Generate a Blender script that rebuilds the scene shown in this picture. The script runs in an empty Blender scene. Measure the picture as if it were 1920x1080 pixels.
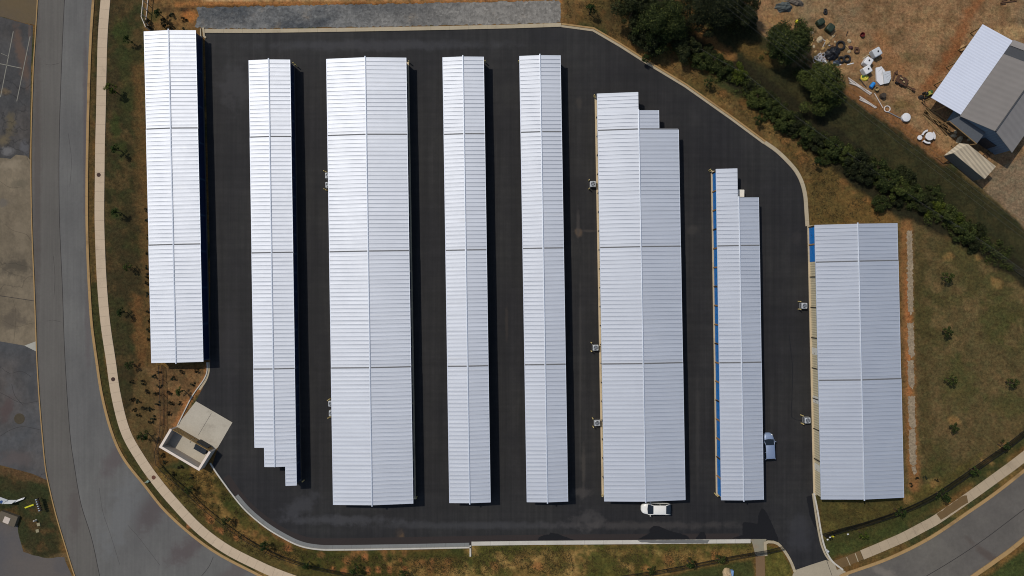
import bpy, bmesh, math, random
import numpy as np
from mathutils import Vector, Matrix

random.seed(7)
RNG = np.random.default_rng(11)
SC = bpy.context.scene
COL = SC.collection
R = math.radians
H = 110.0            # height of the drone above the ground, metres
S = 0.085            # metres on the ground per surveyed unit


def P(px, py, z=0.0):
    """survey coordinates -> metres; z is the height at which the point was surveyed"""
    k = S * (H - z) / H
    return ((px - 960.0) * k, -(py - 540.0) * k)


# ------------------------------------------------------------------ objects
def tag(o, label=None, cat=None, group=None, kind=None):
    if label: o['label'] = label
    if cat: o['category'] = cat
    if group: o['group'] = group
    if kind: o['kind'] = kind
    return o


def thing(name, label, cat, loc=(0, 0, 0), rz=0.0, group=None):
    o = bpy.data.objects.new(name, None)
    o.empty_display_size = 0.3
    COL.objects.link(o)
    o.location = loc
    o.rotation_euler = (0, 0, rz)
    return tag(o, label, cat, group)


class MB:
    """collects shapes for one mesh object"""
    def __init__(self):
        self.v, self.f, self.m, self.at = [], [], [], []

    def add(self, verts, faces, mi=0, at=None):
        b = len(self.v)
        self.v.extend([tuple(p) for p in verts])
        self.f.extend([tuple(i + b for i in f) for f in faces])
        self.m.extend([mi] * len(faces))
        self.at.extend(at if at is not None else [0.0] * len(verts))

    def box(self, c, s, rz=0.0, mi=0, tilt=None):
        x, y, z = s[0] / 2, s[1] / 2, s[2] / 2
        vs = [Vector((a * x, b * y, d * z)) for d in (-1, 1) for a, b in ((-1, -1), (1, -1), (1, 1), (-1, 1))]
        M = Matrix.Rotation(rz, 3, 'Z')
        if tilt is not None: M = M @ Matrix.Rotation(tilt[1], 3, tilt[0])
        vs = [M @ p + Vector(c) for p in vs]
        self.add(vs, [(3, 2, 1, 0), (4, 5, 6, 7), (0, 1, 5, 4), (1, 2, 6, 5), (2, 3, 7, 6), (3, 0, 4, 7)], mi)

    def bbox(self, c, s, r, rz=0.0, mi=0):
        """box with chamfered upper and vertical edges"""
        x, y = s[0] / 2, s[1] / 2
        def ring(ix, q, z):
            xx, yy = x - ix, y - ix
            return [(-xx + q, -yy, z), (xx - q, -yy, z), (xx, -yy + q, z), (xx, yy - q, z), (xx - q, yy, z), (-xx + q, yy, z), (-xx, yy - q, z), (-xx, -yy + q, z)]
        z0, z1 = c[2] - s[2] / 2, c[2] + s[2] / 2
        rings = [ring(0, r, z0), ring(0, r, z1 - r), ring(r * .35, r * .9, z1 - r * .35), ring(r, r * .7, z1)]
        M = Matrix.Rotation(rz, 3, 'Z')
        vs = [M @ Vector(p) + Vector((c[0], c[1], 0)) for k in rings for p in k]
        fs = []
        for k in range(3):
            for i in range(8):
                j = (i + 1) % 8
                fs.append((k * 8 + i, k * 8 + j, k * 8 + 8 + j, k * 8 + 8 + i))
        fs += [tuple(range(24, 32)), tuple(range(7, -1, -1))]
        self.add(vs, fs, mi)

    def prism(self, poly, z0, z1, mi=0, mtop=None):
        n = len(poly)
        a = sum(poly[i][0] * poly[(i + 1) % n][1] - poly[(i + 1) % n][0] * poly[i][1] for i in range(n))
        if a < 0: poly = poly[::-1]
        zt = z1 if isinstance(z1, (list, tuple)) else [z1] * n
        vs = [(p[0], p[1], z0) for p in poly] + [(p[0], p[1], zt[i]) for i, p in enumerate(poly)]
        self.add(vs, [(i, (i + 1) % n, n + (i + 1) % n, n + i) for i in range(n)], mi)
        self.add(vs, [tuple(range(n, 2 * n))], mi if mtop is None else mtop)
        self.add(vs, [tuple(range(n - 1, -1, -1))], mi)

    def cyl(self, c, r, h, n=16, r2=None, mi=0, axis='Z', rz=0.0, cap=True):
        r2 = r if r2 is None else r2
        vs = []
        for z, rr in ((0, r), (h, r2)):
            for i in range(n):
                t = 2 * math.pi * i / n
                vs.append(Vector((rr * math.cos(t), rr * math.sin(t), z)))
        M = Matrix.Identity(3)
        if axis == 'X': M = Matrix.Rotation(rz, 3, 'Z') @ Matrix.Rotation(math.pi / 2, 3, 'Y')
        if axis == 'Y': M = Matrix.Rotation(rz, 3, 'Z') @ Matrix.Rotation(-math.pi / 2, 3, 'X')
        vs = [M @ p + Vector(c) for p in vs]
        fs = [(i, (i + 1) % n, n + (i + 1) % n, n + i) for i in range(n)]
        if cap: fs += [tuple(range(n, 2 * n)), tuple(range(n - 1, -1, -1))]
        self.add(vs, fs, mi)

    def lathe(self, c, prof, n=18, mi=0):
        vs = []
        for r, z in prof:
            for i in range(n):
                t = 2 * math.pi * i / n
                vs.append((c[0] + r * math.cos(t), c[1] + r * math.sin(t), c[2] + z))
        fs = []
        for k in range(len(prof) - 1):
            for i in range(n):
                j = (i + 1) % n
                fs.append((k * n + i, k * n + j, k * n + n + j, k * n + n + i))
        fs.append(tuple(range((len(prof) - 1) * n, len(prof) * n)))
        self.add(vs, fs, mi)

    def torus(self, c, r, r2, n=24, m=10, mi=0, M=None, arc=None):
        a0, a1 = arc if arc else (0, 2 * math.pi)
        full = arc is None
        N = n if full else n + 1
        vs = []
        for i in range(N):
            t = a0 + (a1 - a0) * i / n
            for j in range(m):
                q = 2 * math.pi * j / m
                p = Vector(((r + r2 * math.cos(q)) * math.cos(t), (r + r2 * math.cos(q)) * math.sin(t), r2 * math.sin(q)))
                if M is not None: p = M @ p
                vs.append(p + Vector(c))
        fs = []
        for i in range(n):
            i2 = (i + 1) % N
            for j in range(m):
                j2 = (j + 1) % m
                fs.append((i * m + j, i2 * m + j, i2 * m + j2, i * m + j2))
        self.add(vs, fs, mi)

    def tube(self, pts, r, n=8, mi=0):
        pts = [Vector(p) for p in pts]
        rs = r if isinstance(r, (list, tuple)) else [r] * len(pts)
        vs = []
        for k, p in enumerate(pts):
            d = (pts[min(k + 1, len(pts) - 1)] - pts[max(k - 1, 0)]).normalized()
            up = Vector((0, 0, 1)) if abs(d.z) < .9 else Vector((1, 0, 0))
            a = d.cross(up).normalized(); b = a.cross(d)
            for i in range(n):
                t = 2 * math.pi * i / n
                vs.append(p + a * (rs[k] * math.cos(t)) + b * (rs[k] * math.sin(t)))
        fs = [(k * n + i, k * n + (i + 1) % n, k * n + n + (i + 1) % n, k * n + n + i) for k in range(len(pts) - 1) for i in range(n)]
        L = (len(pts) - 1) * n
        fs += [tuple(range(n)), tuple(range(L + n - 1, L - 1, -1))]
        self.add(vs, fs, mi)

    def build(self, name, mats, parent=None, local=False, smooth=False):
        """world-space vertices unless local; a child gets its thing's frame"""
        me = bpy.data.meshes.new(name)
        vs = self.v
        if parent is not None and not local:
            top = parent
            M = Matrix.Identity(4)
            while top is not None:
                M = Matrix.LocRotScale(top.location, top.rotation_euler, top.scale) @ M
                top = top.parent
            Mi = M.inverted()
            vs = [tuple(Mi @ Vector(p)) for p in vs]
        me.from_pydata(vs, [], self.f)
        mats = mats if isinstance(mats, (list, tuple)) else [mats]
        for m in mats: me.materials.append(m)
        if any(self.m): me.polygons.foreach_set('material_index', self.m)
        if any(self.at):
            a = me.attributes.new('along', 'FLOAT', 'POINT')
            a.data.foreach_set('value', self.at)
        bm = bmesh.new(); bm.from_mesh(me)
        bmesh.ops.recalc_face_normals(bm, faces=bm.faces)
        bm.to_mesh(me); bm.free()
        if smooth: me.polygons.foreach_set('use_smooth', [True] * len(me.polygons))
        me.update()
        o = bpy.data.objects.new(name, me)
        COL.objects.link(o)
        if parent is not None: o.parent = parent
        return o


def copy_tree(o, parent=None):
    c = o.copy(); COL.objects.link(c)
    if parent is not None: c.parent = parent
    for ch in list(o.children): copy_tree(ch, c)
    return c


# ------------------------------------------------------------------ materials
K = (1.07, 1.11, 1.21)


def lin(c):
    c = c / 255.0
    return c / 12.92 if c <= 0.04045 else ((c + 0.055) / 1.055) ** 2.4


def D(r, g, b, k=None):
    """albedo of a surface measured as this sRGB value in the daylight of the scene"""
    k = K if k is None else k
    return (min(lin(r) / k[0], .9), min(lin(g) / k[1], .9), min(lin(b) / k[2], .9), 1.0)


class NT:
    def __init__(self, name):
        self.mat = bpy.data.materials.new(name)
        self.mat.use_nodes = True
        self.t = self.mat.node_tree
        self.b = self.t.nodes['Principled BSDF']
        self.pos = self.t.nodes.new('ShaderNodeNewGeometry').outputs['Position']

    def n(self, typ, **kw):
        nd = self.t.nodes.new(typ)
        for k, v in kw.items(): setattr(nd, k, v)
        return nd

    def link(self, a, b): self.t.links.new(a, b)

    def put(self, sock, val):
        if isinstance(val, bpy.types.NodeSocket): self.link(val, sock)
        else: sock.default_value = val

    def math(self, op, a, b=0.0, c=0.0, clamp=False):
        m = self.n('ShaderNodeMath', operation=op, use_clamp=clamp)
        self.put(m.inputs[0], a); self.put(m.inputs[1], b); self.put(m.inputs[2], c)
        return m.outputs[0]

    def vec(self, scale=(1, 1, 1), rot=(0, 0, 0), loc=(0, 0, 0), src=None):
        m = self.n('ShaderNodeMapping')
        m.inputs['Scale'].default_value = scale; m.inputs['Rotation'].default_value = rot; m.inputs['Location'].default_value = loc
        self.link(src or self.pos, m.inputs['Vector'])
        return m.outputs[0]

    def noise(self, scale, detail=4, rough=.55, vec=None, dist=0.0):
        t = self.n('ShaderNodeTexNoise')
        t.inputs['Scale'].default_value = scale; t.inputs['Detail'].default_value = detail
        t.inputs['Roughness'].default_value = rough; t.inputs['Distortion'].default_value = dist
        self.link(vec or self.pos, t.inputs['Vector'])
        return t.outputs['Fac']

    def ramp(self, fac, lo, hi, a=0.0, b=1.0, smooth=True):
        m = self.n('ShaderNodeMapRange')
        if smooth: m.interpolation_type = 'SMOOTHSTEP'
        self.put(m.inputs['Value'], fac)
        m.inputs['From Min'].default_value = lo; m.inputs['From Max'].default_value = hi
        m.inputs['To Min'].default_value = a; m.inputs['To Max'].default_value = b
        return m.outputs['Result']

    def mix(self, fac, a, b, mode='MIX'):
        m = self.n('ShaderNodeMix', data_type='RGBA', blend_type=mode)
        self.put(m.inputs[0], fac); self.put(m.inputs[6], a); self.put(m.inputs[7], b)
        return m.outputs[2]

    def gain(self, col, fac):
        """multiply a colour by a scalar"""
        m = self.n('ShaderNodeVectorMath', operation='SCALE')
        self.put(m.inputs[0], col if isinstance(col, bpy.types.NodeSocket) else tuple(col)[:3]); self.put(m.inputs['Scale'], fac)
        return m.outputs[0]

    def attr(self, name):
        a = self.n('ShaderNodeAttribute', attribute_name=name)
        return a

    def blob(self, col, cx, cy, rx, ry, tint, strength=1.0, rot=0.0, rag=.5, nscale=.6):
        """a worn or stained patch at a surveyed point"""
        x, y = P(cx, cy)
        sub = self.n('ShaderNodeVectorMath', operation='SUBTRACT')
        self.link(self.pos, sub.inputs[0]); sub.inputs[1].default_value = (x, y, 0)
        m = self.vec(scale=(1 / (rx * S), 1 / (ry * S), 0), rot=(0, 0, 0), src=sub.outputs[0]) if rot == 0 else \
            self.vec(scale=(1 / (rx * S), 1 / (ry * S), 0), src=self.vec(rot=(0, 0, rot), src=sub.outputs[0]))
        ln = self.n('ShaderNodeVectorMath', operation='LENGTH'); self.link(m, ln.inputs[0])
        d = self.math('ADD', ln.outputs['Value'], self.math('MULTIPLY', self.math('SUBTRACT', self.noise(nscale, 5, .65), .5), rag * 3))
        f = self.ramp(d, .25, 1.05, strength, 0.0)
        return self.mix(f, col, tint)

    def done(self, col, rough=.8, metal=0.0, bump=None, bs=.3, bd=.05, spec=.3):
        self.put(self.b.inputs['Base Color'], col)
        self.put(self.b.inputs['Roughness'], rough)
        self.put(self.b.inputs['Metallic'], metal)
        self.b.inputs['Specular IOR Level'].default_value = spec
        if bump is not None:
            b = self.n('ShaderNodeBump'); b.inputs['Strength'].default_value = bs; b.inputs['Distance'].default_value = bd
            self.link(bump, b.inputs['Height']); self.link(b.outputs[0], self.b.inputs['Normal'])
        return self.mat


_cache = {}


def plain(name, rgb, rough=.7, metal=0.0, var=.25, scale=3.0, spec=.3):
    """painted or raw material with uneven dirt"""
    if name in _cache: return _cache[name]
    t = NT(name)
    c = D(*rgb)
    g = t.math('ADD', t.math('MULTIPLY', t.noise(scale, 5, .6), var * 2), 1 - var)
    _cache[name] = t.done(t.gain(c, g), rough, metal, bump=t.noise(scale * 6, 3), bs=.1, bd=.01, spec=spec)
    return _cache[name]


def concrete(name, rgb, joint=0.0, dirt=(70, 55, 40), dirtamt=.35, mottle=.16):
    t = NT(name)
    c = D(*rgb)
    g = t.math('ADD', t.math('MULTIPLY', t.noise(.35, 6, .65), mottle * 2.4), 1 - mottle * 1.2)
    g = t.math('MULTIPLY', g, t.math('ADD', t.math('MULTIPLY', t.noise(5, 4, .7), mottle * 1.6), 1 - mottle * .8))
    col = t.gain(c, g)
    col = t.mix(t.ramp(t.noise(.22, 5, .7), .52, .75, 0, dirtamt), col, D(*dirt))
    if joint:
        a = t.attr('along').outputs['Fac']
        fr = t.math('FRACT', t.math('DIVIDE', a, joint))
        j = t.math('LESS_THAN', fr, .045 / joint * 1.4)
        col = t.mix(t.math('MULTIPLY', j, .28), col, D(60, 52, 45))
    return t.done(col, .88, bump=t.noise(9, 4), bs=.15, bd=.01, spec=.25)


def asphalt(name, rgb, rgb2, grain=.28, blobs=(), streak=None, rough=.85, crack=0.0, speckle=.0):
    t = NT(name)
    col = t.mix(t.ramp(t.noise(.07, 6, .6), .35, .65), D(*rgb), D(*rgb2))
    g = t.math('ADD', t.math('MULTIPLY', t.noise(2.2, 7, .75), grain * 2), 1 - grain)
    col = t.gain(col, g)
    if streak:
        for sc, amt in streak:
            s = t.ramp(t.noise(1.0, 6, .62, vec=t.vec(scale=sc)), .36, .64, smooth=False)
            col = t.gain(col, t.math('ADD', t.math('MULTIPLY', s, amt * 2), 1 - amt))
    for b in blobs: col = t.blob(col, *b)
    if crack:
        v = t.n('ShaderNodeTexVoronoi', feature='DISTANCE_TO_EDGE'); v.inputs['Scale'].default_value = .045
        w = t.n('ShaderNodeVectorMath', operation='ADD')
        nz = t.n('ShaderNodeTexNoise'); nz.inputs['Scale'].default_value = .25; nz.inputs['Detail'].default_value = 6
        t.link(t.pos, nz.inputs['Vector'])
        sc = t.n('ShaderNodeVectorMath', operation='SCALE'); t.link(nz.outputs['Color'], sc.inputs[0]); sc.inputs['Scale'].default_value = 7
        t.link(t.pos, w.inputs[0]); t.link(sc.outputs[0], w.inputs[1]); t.link(w.outputs[0], v.inputs['Vector'])
        col = t.gain(col, t.ramp(v.outputs['Distance'], 0.0, .007, 1 - crack, 1.0))
    return t.done(col, rough, bump=t.noise(8, 5, .7), bs=.35, bd=.02, spec=.3)


# ------------------------------------------------------------------ geometry helpers
def smooth_line(pts, step=6.0):
    """Catmull-Rom through surveyed points"""
    pts = [Vector((p[0], p[1])) for p in pts]
    pts = [pts[0] * 2 - pts[1]] + pts + [pts[-1] * 2 - pts[-2]]
    out = []
    for i in range(1, len(pts) - 2):
        a, b, c, d = pts[i - 1:i + 3]
        n = max(1, int((c - b).length / step))
        for k in range(n):
            t = k / n
            out.append(.5 * ((2 * b) + (c - a) * t + (2 * a - 5 * b + 4 * c - d) * t * t + (3 * b - a - 3 * c + d) * t ** 3))
    out.append(pts[-2])
    return [(p.x, p.y) for p in out]


def W2(pts): return [P(*p) for p in pts]


def offset_line(pts, d):
    """pts in metres, left offset d"""
    out = []
    n = len(pts)
    for i in range(n):
        a = Vector(pts[max(i - 1, 0)]); b = Vector(pts[i]); c = Vector(pts[min(i + 1, n - 1)])
        t1 = (b - a).normalized() if i > 0 else (c - b).normalized()
        t2 = (c - b).normalized() if i < n - 1 else t1
        n1 = Vector((-t1.y, t1.x)); n2 = Vector((-t2.y, t2.x))
        m = (n1 + n2).normalized()
        k = d / max(m.dot(n1), .5)
        out.append((b.x + m.x * k, b.y + m.y * k))
    return out


def strip(name, line, width, mat, z=0.0, h=0.02, smooth=True, w_end=None, side=0.0):
    """a kerb, path or band along a line of surveyed points; width in metres; a raised box with a real step"""
    if smooth: line = smooth_line(line)
    p = W2(line)
    if side: p = offset_line(p, side)
    L = offset_line(p, width / 2); Rr = offset_line(p, -width / 2)
    n = len(p)
    acc = [0.0]
    for i in range(1, n): acc.append(acc[-1] + (Vector(p[i]) - Vector(p[i - 1])).length)
    mb = MB()
    vs, at = [], []
    for i in range(n):
        vs += [(L[i][0], L[i][1], z - .2), (L[i][0], L[i][1], z + h), (Rr[i][0], Rr[i][1], z + h), (Rr[i][0], Rr[i][1], z - .2)]
        at += [acc[i] + .01] * 4
    fs = []
    for i in range(n - 1):
        a, b = i * 4, i * 4 + 4
        fs += [(a, b, b + 1, a + 1), (a + 1, b + 1, b + 2, a + 2), (a + 2, b + 2, b + 3, a + 3)]
    fs += [(0, 1, 2, 3), ((n - 1) * 4 + 3, (n - 1) * 4 + 2, (n - 1) * 4 + 1, (n - 1) * 4)]
    mb.add(vs, fs, 0, at)
    return tag(mb.build(name, mat), kind='structure')


def jitter_poly(pts, step, amp, seed=0):
    rnd = random.Random(seed)
    out = []
    n = len(pts)
    for i in range(n):
        a, b = Vector(pts[i]), Vector(pts[(i + 1) % n])
        m = max(1, int((b - a).length / step))
        for k in range(m):
            q = a.lerp(b, k / m)
            out.append((q.x + rnd.uniform(-amp, amp), q.y + rnd.uniform(-amp, amp)))
    return out


def sheet(name, pts, mat, z, kind='structure', raw=False):
    """flat sheet with the given outline (surveyed points)"""
    poly = W2(pts) if not raw else pts
    me = bpy.data.meshes.new(name)
    from mathutils.geometry import tessellate_polygon
    vs = [Vector((p[0], p[1], z)) for p in poly]
    fs = []
    for t3 in tessellate_polygon([vs]):
        p, q, r3 = (vs[i] for i in t3)
        cr = (q - p).cross(r3 - p).z
        if abs(cr) < 1e-7: continue
        fs.append(tuple(t3) if cr > 0 else tuple(t3[::-1]))
    me.from_pydata(vs, [], fs)
    me.update()
    me.materials.append(mat)
    o = bpy.data.objects.new(name, me); COL.objects.link(o)
    return tag(o, kind=kind)


# ------------------------------------------------------------------ world, light, camera
SUN_EL, SUN_AZ = R(55.0), R(-48.5)
w = bpy.data.worlds.new("World"); SC.world = w; w.use_nodes = True
sky = w.node_tree.nodes.new('ShaderNodeTexSky'); sky.sky_type = 'NISHITA'; sky.sun_disc = False
sky.sun_elevation = SUN_EL; sky.sun_rotation = SUN_AZ
bgn = w.node_tree.nodes['Background']; bgn.inputs['Strength'].default_value = 0.125
w.node_tree.links.new(sky.outputs[0], bgn.inputs['Color'])

sl = bpy.data.lights.new('sun', 'SUN'); sl.energy = 3.08; sl.angle = R(0.5); sl.color = (1.0, .955, .89)
so = bpy.data.objects.new('sun', sl); COL.objects.link(so)
sd = Vector((math.sin(SUN_AZ) * math.cos(SUN_EL), math.cos(SUN_AZ) * math.cos(SUN_EL), math.sin(SUN_EL)))
so.rotation_euler = (-sd).to_track_quat('-Z', 'Y').to_euler(); so.location = sd * 80

cd = bpy.data.cameras.new('camera'); cam = bpy.data.objects.new('camera', cd); COL.objects.link(cam)
cam.location = (0, 0, H); cam.rotation_euler = (0, 0, 0)
cd.sensor_width = 36.0; cd.lens = 36.0 * H / (1920 * S); cd.clip_start = 1.0; cd.clip_end = 4000.0
SC.camera = cam
SC.cycles.filter_width = 1.05
SC.view_settings.view_transform = 'Standard'; SC.view_settings.look = 'None'; SC.view_settings.exposure = 0; SC.view_settings.gamma = 1

# ------------------------------------------------------------------ the ground: one sheet to the horizon, painted soil and grass
def lattice(w, h, wl, seed):
    """smooth value noise on the surveyed grid; wl = wavelength"""
    r = np.random.default_rng(seed)
    x = (w + 5000) / wl; y = (h + 5000) / wl
    N = 512
    L = r.random((N, N))
    xi = np.floor(x).astype(int); yi = np.floor(y).astype(int)
    fx = x - xi; fy = y - yi
    fx = fx * fx * (3 - 2 * fx); fy = fy * fy * (3 - 2 * fy)
    a = L[yi % N, xi % N]; b = L[yi % N, (xi + 1) % N]; c = L[(yi + 1) % N, xi % N]; d = L[(yi + 1) % N, (xi + 1) % N]
    return a * (1 - fx) * (1 - fy) + b * fx * (1 - fy) + c * (1 - fx) * fy + d * fx * fy


def fbm(X, Y, wl, seed, octs=4, g=.55):
    v = 0; s = 0; a = 1
    for k in range(octs):
        v = v + a * lattice(X, Y, wl / 2 ** k, seed + k); s += a; a *= g
    return v / s


def sdf(X, Y, poly):
    d = np.full(X.shape, 1e9); ins = np.zeros(X.shape, bool)
    n = len(poly)
    for i in range(n):
        ax, ay = poly[i]; bx, by = poly[(i + 1) % n]
        ex, ey = bx - ax, by - ay
        t = np.clip(((X - ax) * ex + (Y - ay) * ey) / (ex * ex + ey * ey + 1e-9), 0, 1)
        d = np.minimum(d, (X - ax - t * ex) ** 2 + (Y - ay - t * ey) ** 2)
        if ay != by:
            c = ((ay > Y) != (by > Y)) & (X < (bx - ax) * (Y - ay) / (by - ay) + ax)
            ins ^= c
    d = np.sqrt(d)
    return np.where(ins, d, -d)


def sstep(x, a, b):
    t = np.clip((x - a) / (b - a), 0, 1)
    return t * t * (3 - 2 * t)


gx = np.concatenate([[-15000, -7000, -3000, -1200, -600, -350], np.arange(-220, 2141, 4.0), [2270, 2520, 3120, 4920, 8900, 17000]])
gy = np.concatenate([[-16000, -7000, -3000, -1300, -700, -400], np.arange(-220, 1301, 4.0), [1430, 1700, 2300, 4100, 8000, 17000]])
GX, GY = np.meshgrid(gx, gy)
CO = np.zeros(GX.shape + (3,))


def C3(r, g, b): return np.array(D(r, g, b)[:3])


n1 = fbm(GX, GY, 60, 1); n2 = fbm(GX, GY, 22, 21); n3 = fbm(GX, GY, 140, 41); n4 = fbm(GX, GY, 10, 61, 3)


def lay(f, col):
    global CO
    CO = CO * (1 - f[..., None]) + np.asarray(col) * f[..., None]


def region(poly, col, soft=6, rag=10, strength=1.0):
    d = sdf(GX, GY, poly) + (n2 - .5) * 2 * rag
    f = sstep(d, -soft, soft) * strength
    lay(f, col)
    return f


def patches(f, col, noise, lo, hi, strength=1.0):
    lay(f * sstep(noise, lo, hi) * strength, col)


def spot(x, y, rx, ry, col, strength=1.0, rag=.6):
    d = np.sqrt(((GX - x) / rx) ** 2 + ((GY - y) / ry) ** 2) + (n4 - .5) * rag * 2
    lay(sstep(-d, -1.1, -.45) * strength, col)


def along(pts, wd, col, strength=1.0, rag=4, soft=4):
    pts = smooth_line(pts, 20)
    d = np.full(GX.shape, 1e9)
    for i in range(len(pts) - 1):
        ax, ay = pts[i]; bx, by = pts[i + 1]
        ex, ey = bx - ax, by - ay
        t = np.clip(((GX - ax) * ex + (GY - ay) * ey) / (ex * ex + ey * ey + 1e-9), 0, 1)
        d = np.minimum(d, np.hypot(GX - ax - t * ex, GY - ay - t * ey))
    lay(sstep(-d + (n4 - .5) * 2 * rag, -wd - soft, -wd + soft) * strength, col)


GREEN = C3(52, 54, 30); DGREEN = C3(42, 48, 24); DRY = C3(110, 88, 50); BROWN = C3(92, 68, 38); CLAY = C3(142, 88, 52); TAN = C3(128, 98, 66); DARK = C3(52, 42, 26)
full = np.ones(GX.shape)
lay(full, BROWN); patches(full, GREEN, n1, .45, .65); patches(full, DRY, n2, .5, .7, .5)
# strip along the curved road, west
f = region([(150, -200), (268, -200), (262, 60), (272, 250), (283, 690), (300, 860), (250, 830), (205, 690), (180, 400), (178, 200)], C3(52, 45, 28), 8, 12)
patches(f, C3(48, 49, 27), n1, .45, .65, .8); patches(f, C3(74, 59, 37), n2, .48, .66, .75); patches(f, C3(38, 36, 20), n4, .55, .75, .6)
along([(262, 130), (270, 300), (276, 440), (281, 560), (284, 690)], 13, C3(84, 64, 38), .85, 9, 9)
along([(256, 560), (262, 640), (266, 690)], 9, C3(100, 70, 42), .7, 8, 7)
along([(232, 100), (240, 200)], 12, C3(48, 53, 27), .6, 9, 8)
for a in [(228, 280, 16, 20), (214, 400, 14, 14), (226, 60, 20, 30), (216, 235, 10, 30)]: spot(*a, C3(46, 54, 25), .7)
along([(176.5, 0), (172.5, 120), (170, 270), (170.5, 405), (176, 540), (190, 675)], 4.5, C3(72, 58, 34), .9, 3, 3)
along([(176, 540), (190, 675), (216, 790), (258, 878), (330, 962), (425, 1040), (520, 1092), (600, 1125)], 8, C3(50, 50, 26), .9, 4, 3)
# planting bed and slope below it
f = region([(262, 690), (395, 690), (362, 745), (330, 800), (300, 850), (280, 905), (240, 800)], C3(96, 74, 50), 5, 6)
patches(f, C3(120, 88, 58), n4, .5, .7, .6); patches(f, C3(70, 54, 36), n2, .52, .7, .6)
along([(388, 690), (384, 712), (352, 755), (332, 795)], 5, C3(142, 94, 58), .8, 5, 4)
f = region([(240, 800), (262, 690), (285, 700), (290, 800), (290, 870), (270, 860)], C3(72, 60, 36), 6, 8, .8)
f = region([(290, 880), (398, 880), (430, 940), (490, 1000), (580, 1040), (900, 1040), (900, 1300), (600, 1300), (480, 1060), (380, 985), (320, 930)], C3(98, 76, 42), 6, 8)
patches(f, C3(120, 96, 56), n2, .5, .68, .8); patches(f, C3(60, 58, 26), n1, .46, .6, .9); patches(f, C3(44, 46, 22), n4, .56, .72, .7)
along([(408, 900), (440, 955), (500, 1008), (560, 1036), (640, 1042), (760, 1040), (870, 1038)], 10, C3(52, 55, 24), .75, 8, 6)
along([(330, 930), (400, 990), (470, 1036), (560, 1080), (640, 1100)], 14, C3(66, 60, 32), .8, 8, 8)
for i in range(40):
    t = i / 39
    x = 380 + t * 480 + random.uniform(-14, 14); y = 960 + 100 * (t ** .5) + random.uniform(-14, 16)
    spot(x, y, random.uniform(5, 10), random.uniform(5, 9), C3(128, 86, 54), random.uniform(.3, .75))
for x, y in [(624, 1068), (645, 1070), (690, 1069), (709, 1068), (731, 1069), (685, 1044), (760, 1065), (355, 985), (395, 975), (415, 995), (445, 1010), (540, 1030)]: spot(x, y, 6.5, 7.5, C3(142, 92, 58), .85)
f = region([(884, 1024), (1414, 1020), (1420, 1048), (1330, 1060), (1200, 1085), (1000, 1140), (800, 1140)], C3(102, 82, 46), 5, 6)
patches(f, C3(66, 66, 30), n1, .46, .62, .85); patches(f, C3(136, 108, 66), n2, .52, .7, .7); patches(f, C3(58, 60, 28), n4, .55, .72, .6)
along([(900, 1032), (1000, 1028), (1130, 1027), (1260, 1025), (1400, 1024)], 5, C3(60, 62, 26), .7, 5, 4)
for x, y in [(1210, 1066), (1340, 1040), (1250, 1050), (930, 1060), (1005, 1062)]: spot(x, y, 12, 9, C3(134, 92, 56), .7)
region([(1190, 1096), (1310, 1066), (1412, 1046), (1418, 1200), (1150, 1200)], C3(56, 58, 30), 4, 4)
f = region([(1434, 1024), (1462, 1028), (1482, 1060), (1492, 1140), (1434, 1140)], C3(74, 70, 32), 3, 3); patches(f, C3(100, 90, 44), n4, .5, .7, .7)
# south-east lawn and east field
f = region([(1530, 930), (1700, 930), (1760, 890), (1930, 800), (2140, 700), (2140, 300), (1950, 200), (1680, 420), (1690, 930)], C3(82, 68, 44), 8, 10)
f = region([(1690, 420), (1860, 470), (2140, 640), (2140, 720), (1920, 830), (1700, 960), (1700, 900)], C3(78, 67, 43), 10, 8)
patches(f, C3(66, 61, 35), n3, .44, .6, .85); patches(f, C3(98, 80, 54), n2, .5, .7, .6); patches(f, C3(60, 52, 32), n4, .55, .75, .6)
f = region([(1528, 925), (1710, 925), (1840, 850), (1760, 960), (1560, 1050), (1540, 1000)], C3(66, 60, 32), 6, 8); patches(f, C3(86, 76, 40), n2, .5, .66, .6)
along([(1550, 1018), (1620, 1000), (1700, 968), (1780, 922), (1860, 870), (1930, 815)], 9, C3(52, 54, 27), .85, 6, 5)
along([(1555, 1035), (1620, 1018), (1690, 985)], 11, C3(52, 58, 28), .85, 5, 5)
for x, y, a, b in [(1800, 720, 40, 60), (1870, 600, 40, 50), (1890, 760, 50, 30), (1750, 880, 30, 20)]: spot(x, y, a, b, C3(58, 60, 30), .55)
for x, y in [(1755, 905), (1700, 935), (1790, 790), (1870, 530), (1780, 480), (1840, 480), (1882, 838), (1850, 865)]: spot(x, y, 13, 10, C3(130, 100, 62), .6)
along([(1699, 422), (1700, 560), (1705, 700), (1709, 820), (1714, 910)], 11, C3(120, 84, 52), .85, 5, 6)
along([(1702, 520), (1704, 640), (1708, 760), (1712, 860)], 5, C3(140, 90, 56), .7, 6, 4)
along([(1727, 440), (1730, 600), (1735, 760), (1742, 880)], 9, C3(64, 56, 32), .6, 9, 7)
along([(1640, 1066), (1740, 1022), (1815, 968), (1930, 885)], 5, C3(62, 58, 32), .9, 3, 3)
region([(1800, 1140), (1840, 1090), (1935, 1020), (2140, 880), (2140, 1300), (1800, 1300)], C3(54, 60, 30), 3, 3)
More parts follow.
